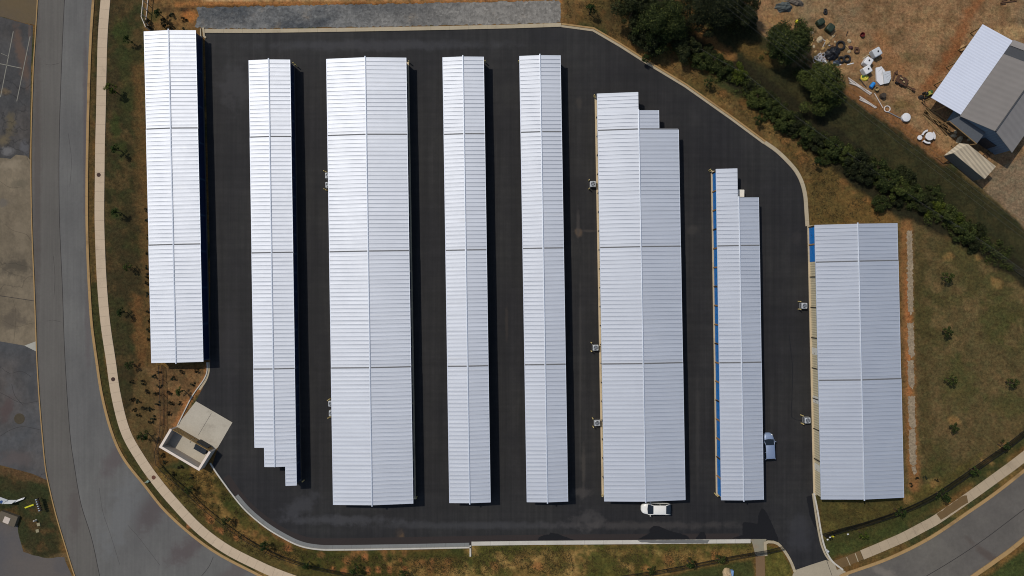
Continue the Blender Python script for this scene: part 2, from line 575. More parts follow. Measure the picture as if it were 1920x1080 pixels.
# north-east slope, wooded line, mown strip and the dirt yard
f = region([(1040, -60), (1150, -60), (1250, 90), (1400, 200), (1560, 300), (1680, 410), (1520, 430), (1500, 320), (1380, 215), (1200, 95), (1115, 48), (1050, 40)], C3(86, 68, 42), 6, 8)
patches(f, C3(108, 86, 52), n2, .48, .66, .8); patches(f, C3(80, 66, 36), n1, .48, .62, .8); patches(f, C3(112, 78, 46), n4, .58, .74, .5); patches(f, C3(56, 48, 30), n3, .55, .68, .6)
f = region([(1515, 330), (1640, 380), (1690, 425), (1520, 425)], C3(96, 74, 42), 5, 8); patches(f, C3(76, 64, 36), n1, .45, .62, .7)
for x, y in [(1500, 290), (1505, 300), (1580, 342), (1625, 375), (1470, 262), (1355, 175), (1290, 130)]: spot(x, y, 12, 8, C3(122, 84, 50), .55)
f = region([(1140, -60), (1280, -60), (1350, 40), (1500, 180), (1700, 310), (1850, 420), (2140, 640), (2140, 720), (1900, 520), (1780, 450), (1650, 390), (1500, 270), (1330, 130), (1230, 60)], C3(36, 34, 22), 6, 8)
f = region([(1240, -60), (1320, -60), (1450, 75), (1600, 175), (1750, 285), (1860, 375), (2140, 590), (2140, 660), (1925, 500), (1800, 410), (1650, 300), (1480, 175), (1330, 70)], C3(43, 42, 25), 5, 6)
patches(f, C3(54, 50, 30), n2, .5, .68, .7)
along([(1275, 0), (1305, 50), (1340, 85), (1370, 105)], 9, C3(116, 84, 50), .9, 6, 5)
along([(1400, 90), (1430, 105), (1460, 115)], 14, C3(84, 66, 36), .8, 8, 8)
yard = [(1390, -80), (1400, 30), (1440, 75), (1520, 125), (1595, 160), (1660, 205), (1740, 268), (1810, 320), (1870, 376), (1925, 430), (2140, 590), (2140, -80)]
f = region(yard, C3(122, 95, 70), 3, 4)
patches(f, C3(134, 105, 76), n1, .48, .64, .8); patches(f, C3(92, 72, 50), n2, .52, .7, .7); patches(f, C3(100, 92, 76), n3, .56, .72, .5); patches(f, C3(92, 70, 48), n4, .6, .76, .6)
along([(1850, -20), (1815, 30), (1790, 90), (1760, 140), (1735, 165)], 9, C3(118, 74, 46), .75, 9, 8)
along([(1650, 70), (1660, 110), (1690, 130)], 14, C3(128, 90, 60), .6, 9, 9)
along([(1598, 172), (1660, 214), (1720, 258), (1770, 298)], 11, C3(116, 80, 52), .8, 6, 5)
spot(1708, 110, 24, 14, C3(84, 72, 48), .7); spot(1520, 90, 50, 40, C3(92, 74, 50), .7); spot(1690, 195, 30, 12, C3(86, 74, 44), .7); spot(1470, 40, 40, 20, C3(120, 92, 60), .5)
region([(1860, 320), (1925, 290), (2140, 280), (2140, 560), (1930, 425), (1850, 360)], C3(108, 94, 78), 6, 8, .85)
spot(1895, 60, 40, 16, C3(156, 126, 90), .6)
# bank along the top edge
f = region([(265, -80), (1060, -80), (1055, 44), (380, 52), (368, 58), (272, 58)], C3(106, 80, 50), 3, 4); patches(f, C3(70, 56, 36), n4, .5, .7, .7)
along([(380, -6), (600, -8), (900, -10), (1050, -14)], 8, C3(186, 156, 116), .85, 5, 4)
along([(330, 8), (520, 7), (720, 6), (900, 4), (1050, 2)], 4.5, C3(136, 92, 54), .9, 4, 3)
along([(340, 16), (380, 13), (520, 11), (700, 9), (900, 7), (1045, 4)], 1.6, C3(58, 42, 26), .9, 3, 3)  # dark line: shadow of the bank edge painted into the soil
spot(356, 28, 18, 12, C3(152, 96, 52), .8); spot(288, 30, 14, 12, C3(64, 62, 32), .8); spot(312, 18, 14, 6, C3(40, 34, 24), .7); spot(345, 19, 14, 5, C3(36, 30, 24), .8)  # last two dark spots: bush shadows painted into the soil colour
# verge and lawn west of the road
f = region([(-220, 870), (20, 880), (85, 895), (100, 960), (118, 1040), (60, 1060), (40, 1020), (10, 960), (-220, 960)], C3(48, 45, 27), 5, 6)
patches(f, C3(42, 46, 26), n1, .45, .62, .8); patches(f, C3(78, 58, 36), n2, .5, .68, .7)
along([(0, 880), (40, 888), (85, 898)], 8, C3(82, 62, 42), .8, 6, 5)
along([(48, 1040), (60, 1060), (120, 1048)], 10, C3(88, 72, 52), .7, 6, 5)

NX, NY = len(gx), len(gy)
WX, WY = (GX - 960) * S, -(GY - 540) * S
vv = np.stack([WX, WY, np.zeros_like(WX)], -1).reshape(-1, 3)
ii = (np.arange(NY - 1)[:, None] * NX + np.arange(NX - 1)[None, :]).reshape(-1)
ff = np.stack([ii, ii + NX, ii + NX + 1, ii + 1], -1)
me = bpy.data.meshes.new('ground')
me.vertices.add(len(vv)); me.vertices.foreach_set('co', vv.ravel().astype(np.float32))
me.loops.add(ff.size); me.loops.foreach_set('vertex_index', ff.ravel().astype(np.int32))
me.polygons.add(len(ff)); me.polygons.foreach_set('loop_start', (np.arange(len(ff)) * 4).astype(np.int32)); me.polygons.foreach_set('loop_total', np.full(len(ff), 4, np.int32))
me.update(); me.validate()
ca = me.color_attributes.new('soil', 'FLOAT_COLOR', 'POINT')
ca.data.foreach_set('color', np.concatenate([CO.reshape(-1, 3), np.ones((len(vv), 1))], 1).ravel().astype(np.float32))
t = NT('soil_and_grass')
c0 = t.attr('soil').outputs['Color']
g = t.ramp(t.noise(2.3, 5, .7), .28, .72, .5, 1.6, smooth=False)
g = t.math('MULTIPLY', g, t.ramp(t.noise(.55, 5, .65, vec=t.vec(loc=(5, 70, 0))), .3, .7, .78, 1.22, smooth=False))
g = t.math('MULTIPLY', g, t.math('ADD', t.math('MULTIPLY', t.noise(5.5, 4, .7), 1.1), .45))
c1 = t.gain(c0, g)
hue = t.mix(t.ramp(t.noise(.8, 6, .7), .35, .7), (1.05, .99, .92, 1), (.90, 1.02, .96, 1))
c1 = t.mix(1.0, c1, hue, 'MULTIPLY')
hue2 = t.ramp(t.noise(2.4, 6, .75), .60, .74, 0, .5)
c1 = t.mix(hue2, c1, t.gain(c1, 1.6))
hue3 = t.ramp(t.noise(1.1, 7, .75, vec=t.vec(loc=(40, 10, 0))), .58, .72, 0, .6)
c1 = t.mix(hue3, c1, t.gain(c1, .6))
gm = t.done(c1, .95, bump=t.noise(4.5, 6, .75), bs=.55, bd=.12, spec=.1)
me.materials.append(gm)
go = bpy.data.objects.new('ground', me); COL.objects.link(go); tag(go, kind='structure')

# ------------------------------------------------------------------ paved surfaces
M_old_left = asphalt('worn_asphalt_brown', (87, 84, 80), (81, 78, 74), .15, streak=[((2.5, .06, 1), .07)], blobs=[
    (140, 960, 16, 70, D(70, 62, 60), .5, 0, .5), (70, 300, 10, 400, D(68, 60, 56), .5, 0, .4)])
M_old_right = asphalt('worn_asphalt_grey', (93, 92, 90), (85, 84, 83), .16, streak=[((2.0, .06, 1), .06), ((.25, .12, 1), .08)], blobs=[
    (160, 250, 6, 300, D(74, 64, 66), .55, 0, .5), (165, 600, 8, 120, D(78, 70, 70), .5, 0, .5), (215, 860, 22, 60, D(76, 66, 66), .6, R(30), .5),
    (285, 960, 34, 60, D(72, 64, 64), .7, R(40), .6), (350, 1030, 60, 26, D(74, 64, 64), .7, R(-35), .6), (440, 1075, 60, 20, D(82, 74, 72), .6, R(-30), .5),
    (230, 960, 40, 120, D(100, 102, 104), .35, R(25), .8)])
road_left = [(75, -90), (71, 0), (67, 67), (63, 135), (59, 270), (60, 405), (65, 540), (67.5, 607), (70, 675), (74, 742), (79.5, 810), (86, 877), (95, 922), (107, 970), (122, 1020), (141, 1080), (170, 1160)]
kerb_w = [(182, -90), (175.5, 0), (171, 67), (168, 135), (166, 202), (164.5, 270), (163.5, 340), (163.5, 405), (165, 472), (168, 540), (172.5, 607), (181.5, 675), (192, 742), (210, 810), (233, 860), (272, 910), (310, 957), (363, 1005), (413, 1040), (480, 1075), (530, 1100), (640, 1150)]
seam = [(128, -90), (121, 0), (115, 135), (111, 270), (111.5, 405), (117, 540), (122, 675), (131, 810), (140, 877), (152, 945), (172, 1010), (187, 1080), (205, 1160)]
sheet('road', smooth_line(road_left, 12) + smooth_line(kerb_w, 12)[::-1], M_old_left, .004)
sheet('road_lane', smooth_line(seam, 12) + smooth_line(kerb_w, 12)[::-1], M_old_right, .008)
M_crack = plain('tar_seam', (38, 34, 33), .8)
strip('road_seam', seam, .09, M_crack, z=.009, h=.002)
strip('road_seam', [(378, 1080), (392, 1062), (400, 1044)], .07, M_crack, z=.009, h=.002)
strip('road_seam', [(186, 915), (193, 960), (208, 1005), (225, 1060)], .03, M_crack, z=.009, h=.0015)

KERB_TAN = concrete('kerb_tan', (150, 122, 82), 3.0, dirtamt=.5)
KERB_PALE = concrete('kerb_pale', (160, 148, 126), 3.0, dirtamt=.3)
KERB_WHITE = concrete('kerb_white', (178, 174, 166), 3.0, dirtamt=.18)
GUTTER = concrete('gutter_grey', (112, 114, 114), 3.0, dirtamt=.3)
WALK = concrete('sidewalk_concrete', (176, 158, 136), 1.53, dirtamt=.22, mottle=.10)
WALK2 = concrete('sidewalk_concrete_east', (158, 142, 120), 1.53, dirtamt=.3, mottle=.14)
MUD = concrete('silted_concrete', (98, 78, 50), 0, dirtamt=.4)
PAD = concrete('pad_concrete', (166, 159, 146), 0, dirt=(108, 100, 88), dirtamt=.45)

strip('kerb', kerb_w, .40, KERB_TAN, h=.13)
strip('kerb', road_left, .16, KERB_TAN, h=.10, side=-.02)
walk = [(207, -90), (198, 0), (193, 67), (191, 135), (189.7, 202), (188, 270), (187.3, 330), (186.7, 405), (188.5, 472), (192, 540), (198, 607), (208, 675), (218, 742), (236, 810), (265, 862), (294, 903), (323, 938), (370, 988), (421, 1027), (480, 1058), (531, 1080), (640, 1118)]
strip('sidewalk', walk, 1.52, WALK, h=.06)

# south-east road
se_k = [(1500, 1120), (1575, 1081), (1590, 1074), (1665, 1047), (1740, 1010), (1815, 960), (1865, 925), (1920, 882), (2060, 770)]
se_k2 = [(1700, 1170), (1822, 1082), (1865, 1052), (1920, 1010), (2070, 880)]
M_se = asphalt('worn_asphalt_east', (92, 88, 82), (83, 79, 75), .15, streak=[((.3, .3, 1), .08), ((1.5, 1.5, 1), .06)], blobs=[(1660, 1075, 40, 12, D(120, 112, 104), .5, R(25), .8), (1560, 1120, 90, 30, D(70, 64, 62), .6, 0, .5), (1850, 1040, 60, 10, D(72, 60, 54), .6, R(38), .5)])
sheet('road', [(1380, 1180), (1500, 1120)] + smooth_line(se_k, 12) + smooth_line(se_k2, 12)[::-1] + [(1600, 1240)], M_se, .005)
strip('kerb', se_k[1:], .46, KERB_TAN, h=.13)
strip('kerb', se_k2, .62, KERB_TAN, h=.13)
strip('road_seam', [(1640, 1130), (1737, 1080), (1830, 1022), (1920, 955), (2060, 850)], .09, M_crack, z=.006, h=.002)
sw = [(1616, 1040.5), (1660, 1022), (1696, 1006), (1730, 988), (1757, 973), (1812, 935), (1865, 897), (1920, 856), (2060, 745)]
strip('sidewalk', sw, 1.55, WALK2, h=.06)
strip('silted_path', [(1566, 1060), (1590, 1051), (1615, 1040.5)], 1.5, MUD, h=.045, smooth=False)
sheet('silt_patch', jitter_poly([(1756, 964), (1800, 932), (1812, 928), (1814, 942), (1790, 958), (1764, 975)], 4, .8, 4), MUD, .064)
for a in [((1587, 1044), (1594, 1060)), ((1603, 1037), (1609, 1053))]: strip('path_joint', a, .12, KERB_PALE, z=.03, h=.022, smooth=False)
# driveway apron
APRON = concrete('apron_concrete', (150, 140, 122), 0, dirtamt=.3)
sheet('driveway_apron', [(1484, 1110), (1486, 1078), (1491, 1069), (1520, 1059), (1548, 1050), (1561, 1054), (1578, 1067), (1592, 1076), (1575, 1110)], APRON, .012)
strip('path_joint', [(1550, 1051), (1562, 1085)], .06, M_crack, z=.012, h=.003, smooth=False)

# storage yard asphalt
inner = [(1052, 51), (1111, 59), (1160, 88.5), (1210, 120), (1285, 164), (1370, 224), (1427, 270), (1440, 276), (1465, 296), (1482.5, 315), (1496, 335), (1504, 357.5), (1508, 395), (1510, 424)]
outer = [(1052.5, 43), (1113.7, 51), (1175, 87.5), (1217.5, 115), (1285, 156), (1370, 216), (1440, 265), (1445, 270), (1470, 290), (1490, 310), (1502.5, 327.5), (1511, 350), (1515, 382.5), (1517, 424)]
yardpoly = [(384, 57), (700, 53), (1052, 47)] + [((a[0] + b[0]) / 2, (a[1] + b[1]) / 2) for a, b in zip(inner, [(1052.5, 43), (1113.7, 51), (1166, 82), (1215, 113), (1285, 156), (1370, 216), (1434, 261), (1446, 271), (1470, 290), (1488, 308), (1500, 324), (1509, 345), (1513.5, 380), (1516, 424)])] + \
    [(1530, 424), (1540, 925), (1526, 926), (1528, 950), (1536, 1000), (1545, 1035), (1557, 1053), (1548, 1051), (1491, 1070), (1484, 1052), (1469, 1026), (1457, 1016), (1440, 1013), (1409, 1016), (884, 1020)] + \
    [(884, 1024), (630, 1027), (580, 1025), (542, 1012), (496, 987), (463, 958), (440, 931), (417, 900), (398, 872), (409, 838), (436, 792), (367, 752), (388, 712), (394, 690), (394, 500), (384, 70)]
blobs = [
    (754, 1006, 7, 14, D(80, 62, 42), .8, 0, .8), (750, 998, 12, 12, D(60, 50, 42), .5, 0, .9),
    (1085, 436, 9, 10, D(84, 70, 56), .7, 0, .9, .4), (1084, 420, 4, 40, D(60, 56, 54), .6, 0, .6), (1085, 190, 8, 14, D(56, 51, 46), .5, 0, .8), (1105, 433, 24, 3, D(64, 58, 54), .5, 0, .6),
    (1300, 432, 14, 12, D(54, 51, 48), .5, 0, .8), (1088, 700, 3, 260, D(54, 52, 50), .55, 0, .5), (1094, 880, 5, 60, D(64, 60, 56), .6, 0, .6), (1090, 925, 22, 12, D(66, 62, 60), .5, 0, .8), (1308, 800, 5, 160, D(52, 50, 48), .4, 0, .6),
    (640, 975, 130, 12, D(62, 62, 66), .55, 0, .7), (560, 950, 60, 20, D(58, 58, 62), .5, R(-30), .7), (900, 985, 300, 10, D(60, 60, 63), .45, 0, .6), (1100, 975, 40, 22, D(66, 63, 62), .5, 0, .9), (1200, 985, 240, 10, D(62, 58, 56), .5, 0, .7),
    (1494, 446, 12, 16, D(50, 46, 45), .4, 0, .8), (950, 610, 4, 40, D(54, 48, 42), .5, 0, .7), (430, 640, 30, 90, D(40, 38, 40), .5, 0, .6), (1500, 1000, 30, 50, D(50, 50, 54), .5, 0, .6),
    (440, 160, 40, 60, D(56, 55, 57), .5, 0, .7), (700, 85, 300, 14, D(58, 58, 62), .5, 0, .6)]
M_yard = asphalt('fresh_asphalt', (35, 34, 33), (28, 27, 28), .24, streak=[((1.4, .03, 1), .21), ((.03, 1.2, 1), .13), ((.5, .02, 1), .12), ((5, .06, 1), .09), ((.12, .12, 1), .12), ((.7, .7, 1), .10)], blobs=blobs, rough=.8)
sheet('asphalt_yard', yardpoly, M_yard, .006)
M_band = asphalt('asphalt_edge_band', (43, 36, 34), (40, 34, 32), .15)
strip('asphalt_edge', [(424, 893), (446, 925), (470, 952), (502, 978), (534, 998), (566, 1011), (600, 1016), (700, 1015), (884, 1011.5)], 1.15, M_band, z=.008, h=.003)
strip('asphalt_edge', [(884, 1010), (1000, 1008), (1200, 1006.5), (1385, 1005.5)], .9, M_band, z=.008, h=.003)
# dark water patches by the south kerb
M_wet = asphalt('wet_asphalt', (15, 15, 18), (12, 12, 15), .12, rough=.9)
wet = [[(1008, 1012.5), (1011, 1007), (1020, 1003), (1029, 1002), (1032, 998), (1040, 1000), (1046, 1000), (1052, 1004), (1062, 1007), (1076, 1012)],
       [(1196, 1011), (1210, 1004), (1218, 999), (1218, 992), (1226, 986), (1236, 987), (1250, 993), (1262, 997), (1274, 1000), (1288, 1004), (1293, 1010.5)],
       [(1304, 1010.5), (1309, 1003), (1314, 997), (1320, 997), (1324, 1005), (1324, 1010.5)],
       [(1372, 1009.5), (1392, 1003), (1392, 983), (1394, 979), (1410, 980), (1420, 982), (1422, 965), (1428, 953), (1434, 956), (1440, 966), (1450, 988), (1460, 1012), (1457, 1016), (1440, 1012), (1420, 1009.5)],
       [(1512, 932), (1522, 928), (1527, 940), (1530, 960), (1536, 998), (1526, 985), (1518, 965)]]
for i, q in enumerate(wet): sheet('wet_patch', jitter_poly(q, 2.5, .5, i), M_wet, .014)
strip('tar_seam_line', [(1480, 628), (1482, 650), (1486, 690), (1485, 740), (1484, 782), (1492, 787), (1505, 789)], .11, plain('tar_line', (18, 18, 20), .6), z=.009, h=.003)

# kerbs round the yard
top = [(384, 58.5), (480, 58.7), (600, 57), (720, 55), (840, 52.8), (960, 50), (1052, 47)]
strip('kerb', top, .60, KERB_PALE, h=.12, smooth=False)
mid = [((a[0] + b[0]) / 2, (a[1] + b[1]) / 2) for a, b in [((1052, 51), (1052.5, 43)), ((1111, 59), (1113.7, 51))]] + [(1163, 84.5), (1213, 116.5), (1285, 160), (1370, 220), (1433.5, 267)]
strip('kerb', mid, .34, KERB_PALE, h=.05, smooth=False, side=-.16)
strip('kerb', mid, .26, KERB_TAN, h=.14, smooth=False, side=.16)
curve = [(1433.5, 267), (1456, 283), (1477, 303), (1493, 322), (1503.5, 343), (1509.5, 368), (1511.5, 395), (1513.5, 424)]
strip('kerb', curve, .6, KERB_PALE, h=.12)
strip('kerb', [(391, 679), (391.5, 695), (386, 713), (374, 731)], .34, KERB_PALE, h=.03, side=-.02)
strip('kerb', [(388.5, 679), (389, 694), (383, 711), (360, 744), (334, 796)], .15, KERB_WHITE, h=.15)
strip('kerb', [(381.5, 52), (383, 68), (386.5, 71.5)], .30, KERB_PALE, h=.14, smooth=False)
strip('kerb', [(376.5, 54), (377, 68)], .16, KERB_PALE, h=.14, smooth=False)
low = [(394.5, 868), (405, 884), (417, 901), (440, 932), (463, 958.5), (497, 987), (530, 1007.5), (563, 1023), (597, 1029.5), (640, 1030.3), (760, 1028.5), (883, 1026)]
strip('kerb', low, .22, KERB_WHITE, h=.16)
gut = [(440, 932), (463, 958.5), (497, 987), (530, 1007.5), (563, 1023), (597, 1029.5), (640, 1030.3), (760, 1028.5), (880, 1026)]
strip('gutter', gut, .62, GUTTER, z=.01, h=.01, side=.40)
strip('kerb', [(882, 1022), (882, 1043)], .26, KERB_WHITE, h=.16, smooth=False)
strip('kerb', [(884, 1019), (1000, 1017.5), (1200, 1016), (1407, 1014.3)], .62, KERB_WHITE, h=.12, smooth=False)
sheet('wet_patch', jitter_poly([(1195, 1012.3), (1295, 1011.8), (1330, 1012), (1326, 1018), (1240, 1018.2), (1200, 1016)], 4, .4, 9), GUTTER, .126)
sheet('drain_chute', [(1407, 1011), (1437, 1010.5), (1435, 1020), (1433.5, 1042), (1416.5, 1042), (1411, 1020)], concrete('chute_concrete', (126, 122, 108), 0, dirt=(150, 104, 64), dirtamt=.5), .03)
strip('path', [(1425, 1041), (1426, 1080), (1428, 1130)], 1.45, concrete('earth_path', (108, 86, 62), 0, dirtamt=.4), h=.02, smooth=False)
strip('kerb', [(1436, 1042), (1434.5, 1018), (1440, 1015.5), (1450, 1016), (1458, 1019), (1466, 1026.5), (1476, 1041), (1484, 1056), (1490, 1072)], .42, KERB_PALE, h=.13)
strip('kerb', [(1523.5, 925), (1527, 950), (1531.5, 980), (1535, 1000), (1540, 1022), (1548, 1041), (1558, 1054)], .26, KERB_PALE, h=.13)
strip('kerb', [(1525.5, 924), (1531, 950), (1536, 980), (1540, 1003), (1544, 1020), (1551, 1038), (1561, 1053), (1580, 1068)], .26, KERB_WHITE, h=.14)

# gravel bed by the north kerb and the drainage gravel beside the last building
def gravel(name, a, b, c, sc=3.0, con=1.2):
    t = NT(name)
    v = t.n('ShaderNodeTexVoronoi'); v.inputs['Scale'].default_value = sc; t.link(t.pos, v.inputs['Vector'])
    x = t.n('ShaderNodeSeparateXYZ'); t.link(t.pos, x.inputs[0])
    col = t.mix(t.ramp(t.noise(.16, 7, .7, vec=t.vec(scale=(.6, 1, 1))), .40, .6), D(*a), D(*b))
    east = t.ramp(t.math('ADD', x.outputs['X'], t.math('MULTIPLY', t.noise(.1, 4), 20)), -24, 12)
    col = t.mix(t.math('MULTIPLY', east, .75), col, D(*c))
    col = t.mix(t.ramp(t.noise(.11, 6, .7, vec=t.vec(loc=(9, 3, 0))), .54, .70, 0, .55), col, D(128, 110, 86))
    h = t.n('ShaderNodeSeparateColor'); t.link(v.outputs['Color'], h.inputs[0])
    col = t.gain(col, t.math('ADD', t.math('MULTIPLY', h.outputs[0], .5), .75))
    col = t.gain(col, t.math('ADD', t.math('MULTIPLY', t.noise(1.1, 7, .8), con), 1 - con / 2))
    return t.done(col, .9, bump=v.outputs['Distance'], bs=.6, bd=.06)
sheet('gravel_bed', jitter_poly([(366, 50), (372, 30), (368, 14), (420, 13), (700, 8), (1046, 1), (1052, 6), (1051, 42), (960, 45), (720, 50), (500, 54), (384, 54)], 4, 1.6, 3), gravel('blue_grey_gravel', (62, 65, 68), (102, 102, 101), (122, 118, 112)), .01)
for i, (y0, y1, x0, x1) in enumerate([(433, 588, 1700.5, 1711.5), (606, 669, 1702, 1713.5), (676, 727, 1701.5, 1714), (743, 803, 1702.5, 1716), (805, 873, 1703.5, 1717), (874, 890, 1709, 1717)]):
    sheet('gravel_strip', jitter_poly([(x0, y0), (x1 - 1, y0 - 1), (x1 + .5, (y0 + y1) / 2), (x1 + 1, y1 - 3), ((x0 + x1) / 2 + 2, y1 + 2), (x0 + 1.5, y1 - 6), (x0 + .5, (y0 + y1) / 2)], 2, 1.6, 30 + i), gravel('pale_gravel', (124, 110, 92), (140, 126, 106), (132, 118, 98), 4.0, .6) if i == 0 else bpy.data.materials['pale_gravel'], .01)

# parking lots west of the road
M_lot = asphalt('lot_asphalt', (55, 55, 56), (62, 58, 55), .3, streak=[((.4, .25, 1), .25), ((2, 1.5, 1), .12)], blobs=[(40, 100, 13, 70, D(84, 66, 54), .8, R(-10), .6), (8, 172, 14, 8, D(96, 80, 56), .7, 0, .8), (20, 235, 14, 26, D(84, 74, 50), .7, 0, .8), (6, 262, 18, 12, D(96, 84, 60), .7, 0, .8), (15, 285, 14, 10, D(110, 108, 108), .6, 0, .8), (46, 275, 10, 20, D(84, 84, 88), .6, 0, .8), (56, 60, 4, 60, D(82, 68, 60), .7, 0, .6)], crack=.4)
sheet('parking_lot', [(-220, 10), (0, 31), (50, 45), (62, 48), (58, 135), (56, 270), (55, 300), (-220, 300)], M_lot, .006)
M_stained = asphalt('stained_concrete', (106, 95, 78), (90, 80, 64), .26, streak=[((.3, .2, 1), .16), ((1.5, 1.2, 1), .1)], blobs=[(22, 310, 28, 14, D(130, 118, 100), .6, 0, .8), (30, 500, 40, 26, D(62, 56, 46), .75, 0, .8), (20, 600, 34, 24, D(72, 64, 54), .7, 0, .8), (38, 345, 20, 12, D(80, 74, 60), .6, 0, .8), (4, 380, 12, 10, D(84, 80, 76), .6, 0, .8), (40, 440, 20, 40, D(116, 104, 86), .6, 0, .8)], crack=.3)
sheet('concrete_lot', [(-220, 292), (6, 296), (20, 298), (30, 290), (50, 292), (57, 300), (58, 405), (63, 540), (66, 607), (67, 641), (46, 648), (0, 640), (-220, 630)], M_stained, .010)
sheet('path_joint', [(0, 554), (66, 564), (66, 565), (0, 555)], M_crack, .014)
M_lot2 = asphalt('lot_asphalt_south', (64, 65, 67), (74, 69, 66), .3, streak=[((.3, .22, 1), .22), ((1.5, 1.2, 1), .1)], blobs=[(14, 765, 14, 40, D(70, 56, 54), .7, R(20), .6), (40, 690, 24, 14, D(54, 55, 57), .6, 0, .9), (60, 730, 10, 30, D(52, 53, 55), .6, 0, .8), (30, 860, 50, 20, D(78, 70, 68), .7, 0, .6), (20, 730, 14, 24, D(84, 84, 85), .4, 0, .9)], crack=.4)
sheet('parking_lot', [(-220, 630), (0, 640), (46, 648), (68, 658), (69, 675), (73, 742), (78, 810), (85, 877), (88, 900), (60, 888), (0, 872), (-220, 850)], M_lot2, .008)
sheet('concrete_corner', [(46, 648), (67, 640), (68.5, 659), (58, 654)], concrete('pale_corner', (150, 148, 140)), .016)
M_lot3 = asphalt('lot_asphalt_corner', (70, 69, 72), (84, 78, 74), .18)
for q in [[(0, 736), (16, 744), (30, 752), (48, 756), (72, 752)], [(22, 720), (28, 742), (44, 760)], [(0, 818), (20, 806), (44, 800), (76, 806)], [(4, 690), (18, 700), (40, 696), (58, 706)]]:
    strip('road_seam', q, .05, M_crack, z=.009, h=.002)
for q in [[(0, 340), (20, 352), (44, 350)], [(10, 420), (24, 432), (50, 440), (60, 456)], [(0, 500), (20, 512), (46, 520)], [(4, 600), (30, 612), (60, 606)], [(24, 560), (30, 590), (26, 640)]]:
    strip('road_seam', q, .04, plain('slab_crack', (70, 62, 50), .9), z=.011, h=.002)
for q in [[(84, 120), (96, 122), (112, 118)], [(88, 602), (98, 600), (116, 604)], [(128, 250), (134, 300), (131, 350)], [(100, 480), (103, 520), (101, 560)], [(240, 985), (262, 1010), (300, 1060)]]:
    strip('road_seam', q, .03, M_crack, z=.009, h=.0015)
sheet('parking_lot', jitter_poly([(-220, 985), (5, 976), (33, 985), (37, 1010), (45, 1035), (80, 1046), (120, 1045), (135, 1080), (165, 1160), (-220, 1160)], 9, 1.0, 8), M_lot3, .008)
LINE = plain('parking_paint', (118, 115, 106), .8, var=.4, scale=2)
for k, (a, b) in enumerate([((25, 59), (1, 182)), ((56.5, 68), (31.5, 190)), ((-12, 117), (41, 128)), ((2, 100), (16, 106))]):
    strip('parking_line', [a, b], .12 if k < 3 else .07, LINE, z=.010, h=.004, smooth=False)
sheet('tan_verge', jitter_poly([(-220, -80), (73, -80), (70, 2), (66, 47), (50, 44), (0, 30), (-220, 8)], 6, .7, 5), asphalt('tan_slab', (86, 72, 48), (74, 64, 54), .2), .009)

# ------------------------------------------------------------------ storage buildings
def roof_metal(name, rgb, rough, metal):
    t = NT(name)
    c = (rgb[0], rgb[1], rgb[2], 1)
    pan = t.noise(1.0, 3, .5, vec=t.vec(scale=(.07, 2.4, 1)))
    g = t.math('ADD', t.math('MULTIPLY', pan, .22), .89)
    g = t.math('MULTIPLY', g, t.math('ADD', t.math('MULTIPLY', t.noise(.25, 5, .6), .10), .95))
    col = t.gain(c, g)
    col = t.mix(t.ramp(t.noise(.5, 6, .7, vec=t.vec(scale=(.35, 1.5, 1))), .58, .80, 0, .22), col, (.42, .40, .36, 1))
    b = t.math('ADD', t.noise(1.0, 3, .5, vec=t.vec(scale=(.5, 2.2, 1))), t.math('MULTIPLY', t.noise(1.6, 3), .3))
    rr = t.math('ADD', t.math('MULTIPLY', t.noise(.8, 4), .06), rough - .03)
    return t.done(col, rr, metal, bump=b, bs=.09, bd=.05, spec=.5)


ROOF = roof_metal('white_standing_seam', (.515, .527, .545), .645, .80)
RIB = roof_metal('standing_seam_rib', (.45, .462, .48), .645, .78)  # rib metal toned darker than the pans to deepen the rib shading
CAP = roof_metal('ridge_cap_metal', (.52, .54, .57), .645, .78)
GUT = roof_metal('gutter_metal', (.55, .57, .60), .64, .74)
STEP_STRIP = plain('step_strip_grey', (96, 97, 100), .8)
BASE = concrete('footing_concrete', (176, 160, 134), 0, dirtamt=.4)
PIPE_T = plain('downspout_tan', (150, 118, 84), .6)
PIPE_D = plain('downspout_dark', (44, 38, 34), .6)


def ribbed(name, rgb, sc=4.0, axis='Y', depth=.35):
    t = NT(name)
    x = t.n('ShaderNodeSeparateXYZ'); t.link(t.pos, x.inputs[0])
    wv = t.math('SINE', t.math('MULTIPLY', x.outputs[axis], 2 * math.pi * sc))
    g = t.math('ADD', t.math('MULTIPLY', wv, depth * .5), 1.0)
    g = t.math('MULTIPLY', g, t.math('ADD', t.math('MULTIPLY', t.noise(1.2, 5), .4), .8))
    return t.done(t.gain(D(*rgb), g), .55, .05, bump=wv, bs=.4, bd=.02, spec=.35)


WALL_TAN = ribbed('tan_siding', (186, 176, 150), 2.6)
WALL_NAVY = plain('navy_pier', (48, 66, 92), .6)
FOOT_GREY = concrete('footing_grey', (70, 68, 66))
WALL_BLUE = plain('tan_pier', (170, 150, 118), .6)
DOOR_BLUE = ribbed('blue_roller_door', (8, 112, 192), 8.0, 'Z', .25)
DOOR_SHADOWED = ribbed('shadowed_blue_roller_door', (9, 32, 64), 8.0, 'Z', .25)  # blue roller doors with wall shade put into the colour
DOOR_PALE = ribbed('pale_door', (205, 204, 198), 8.0, 'Z', .1)
ZE, DZ = 2.55, .07
KE = S * (H - ZE) / H


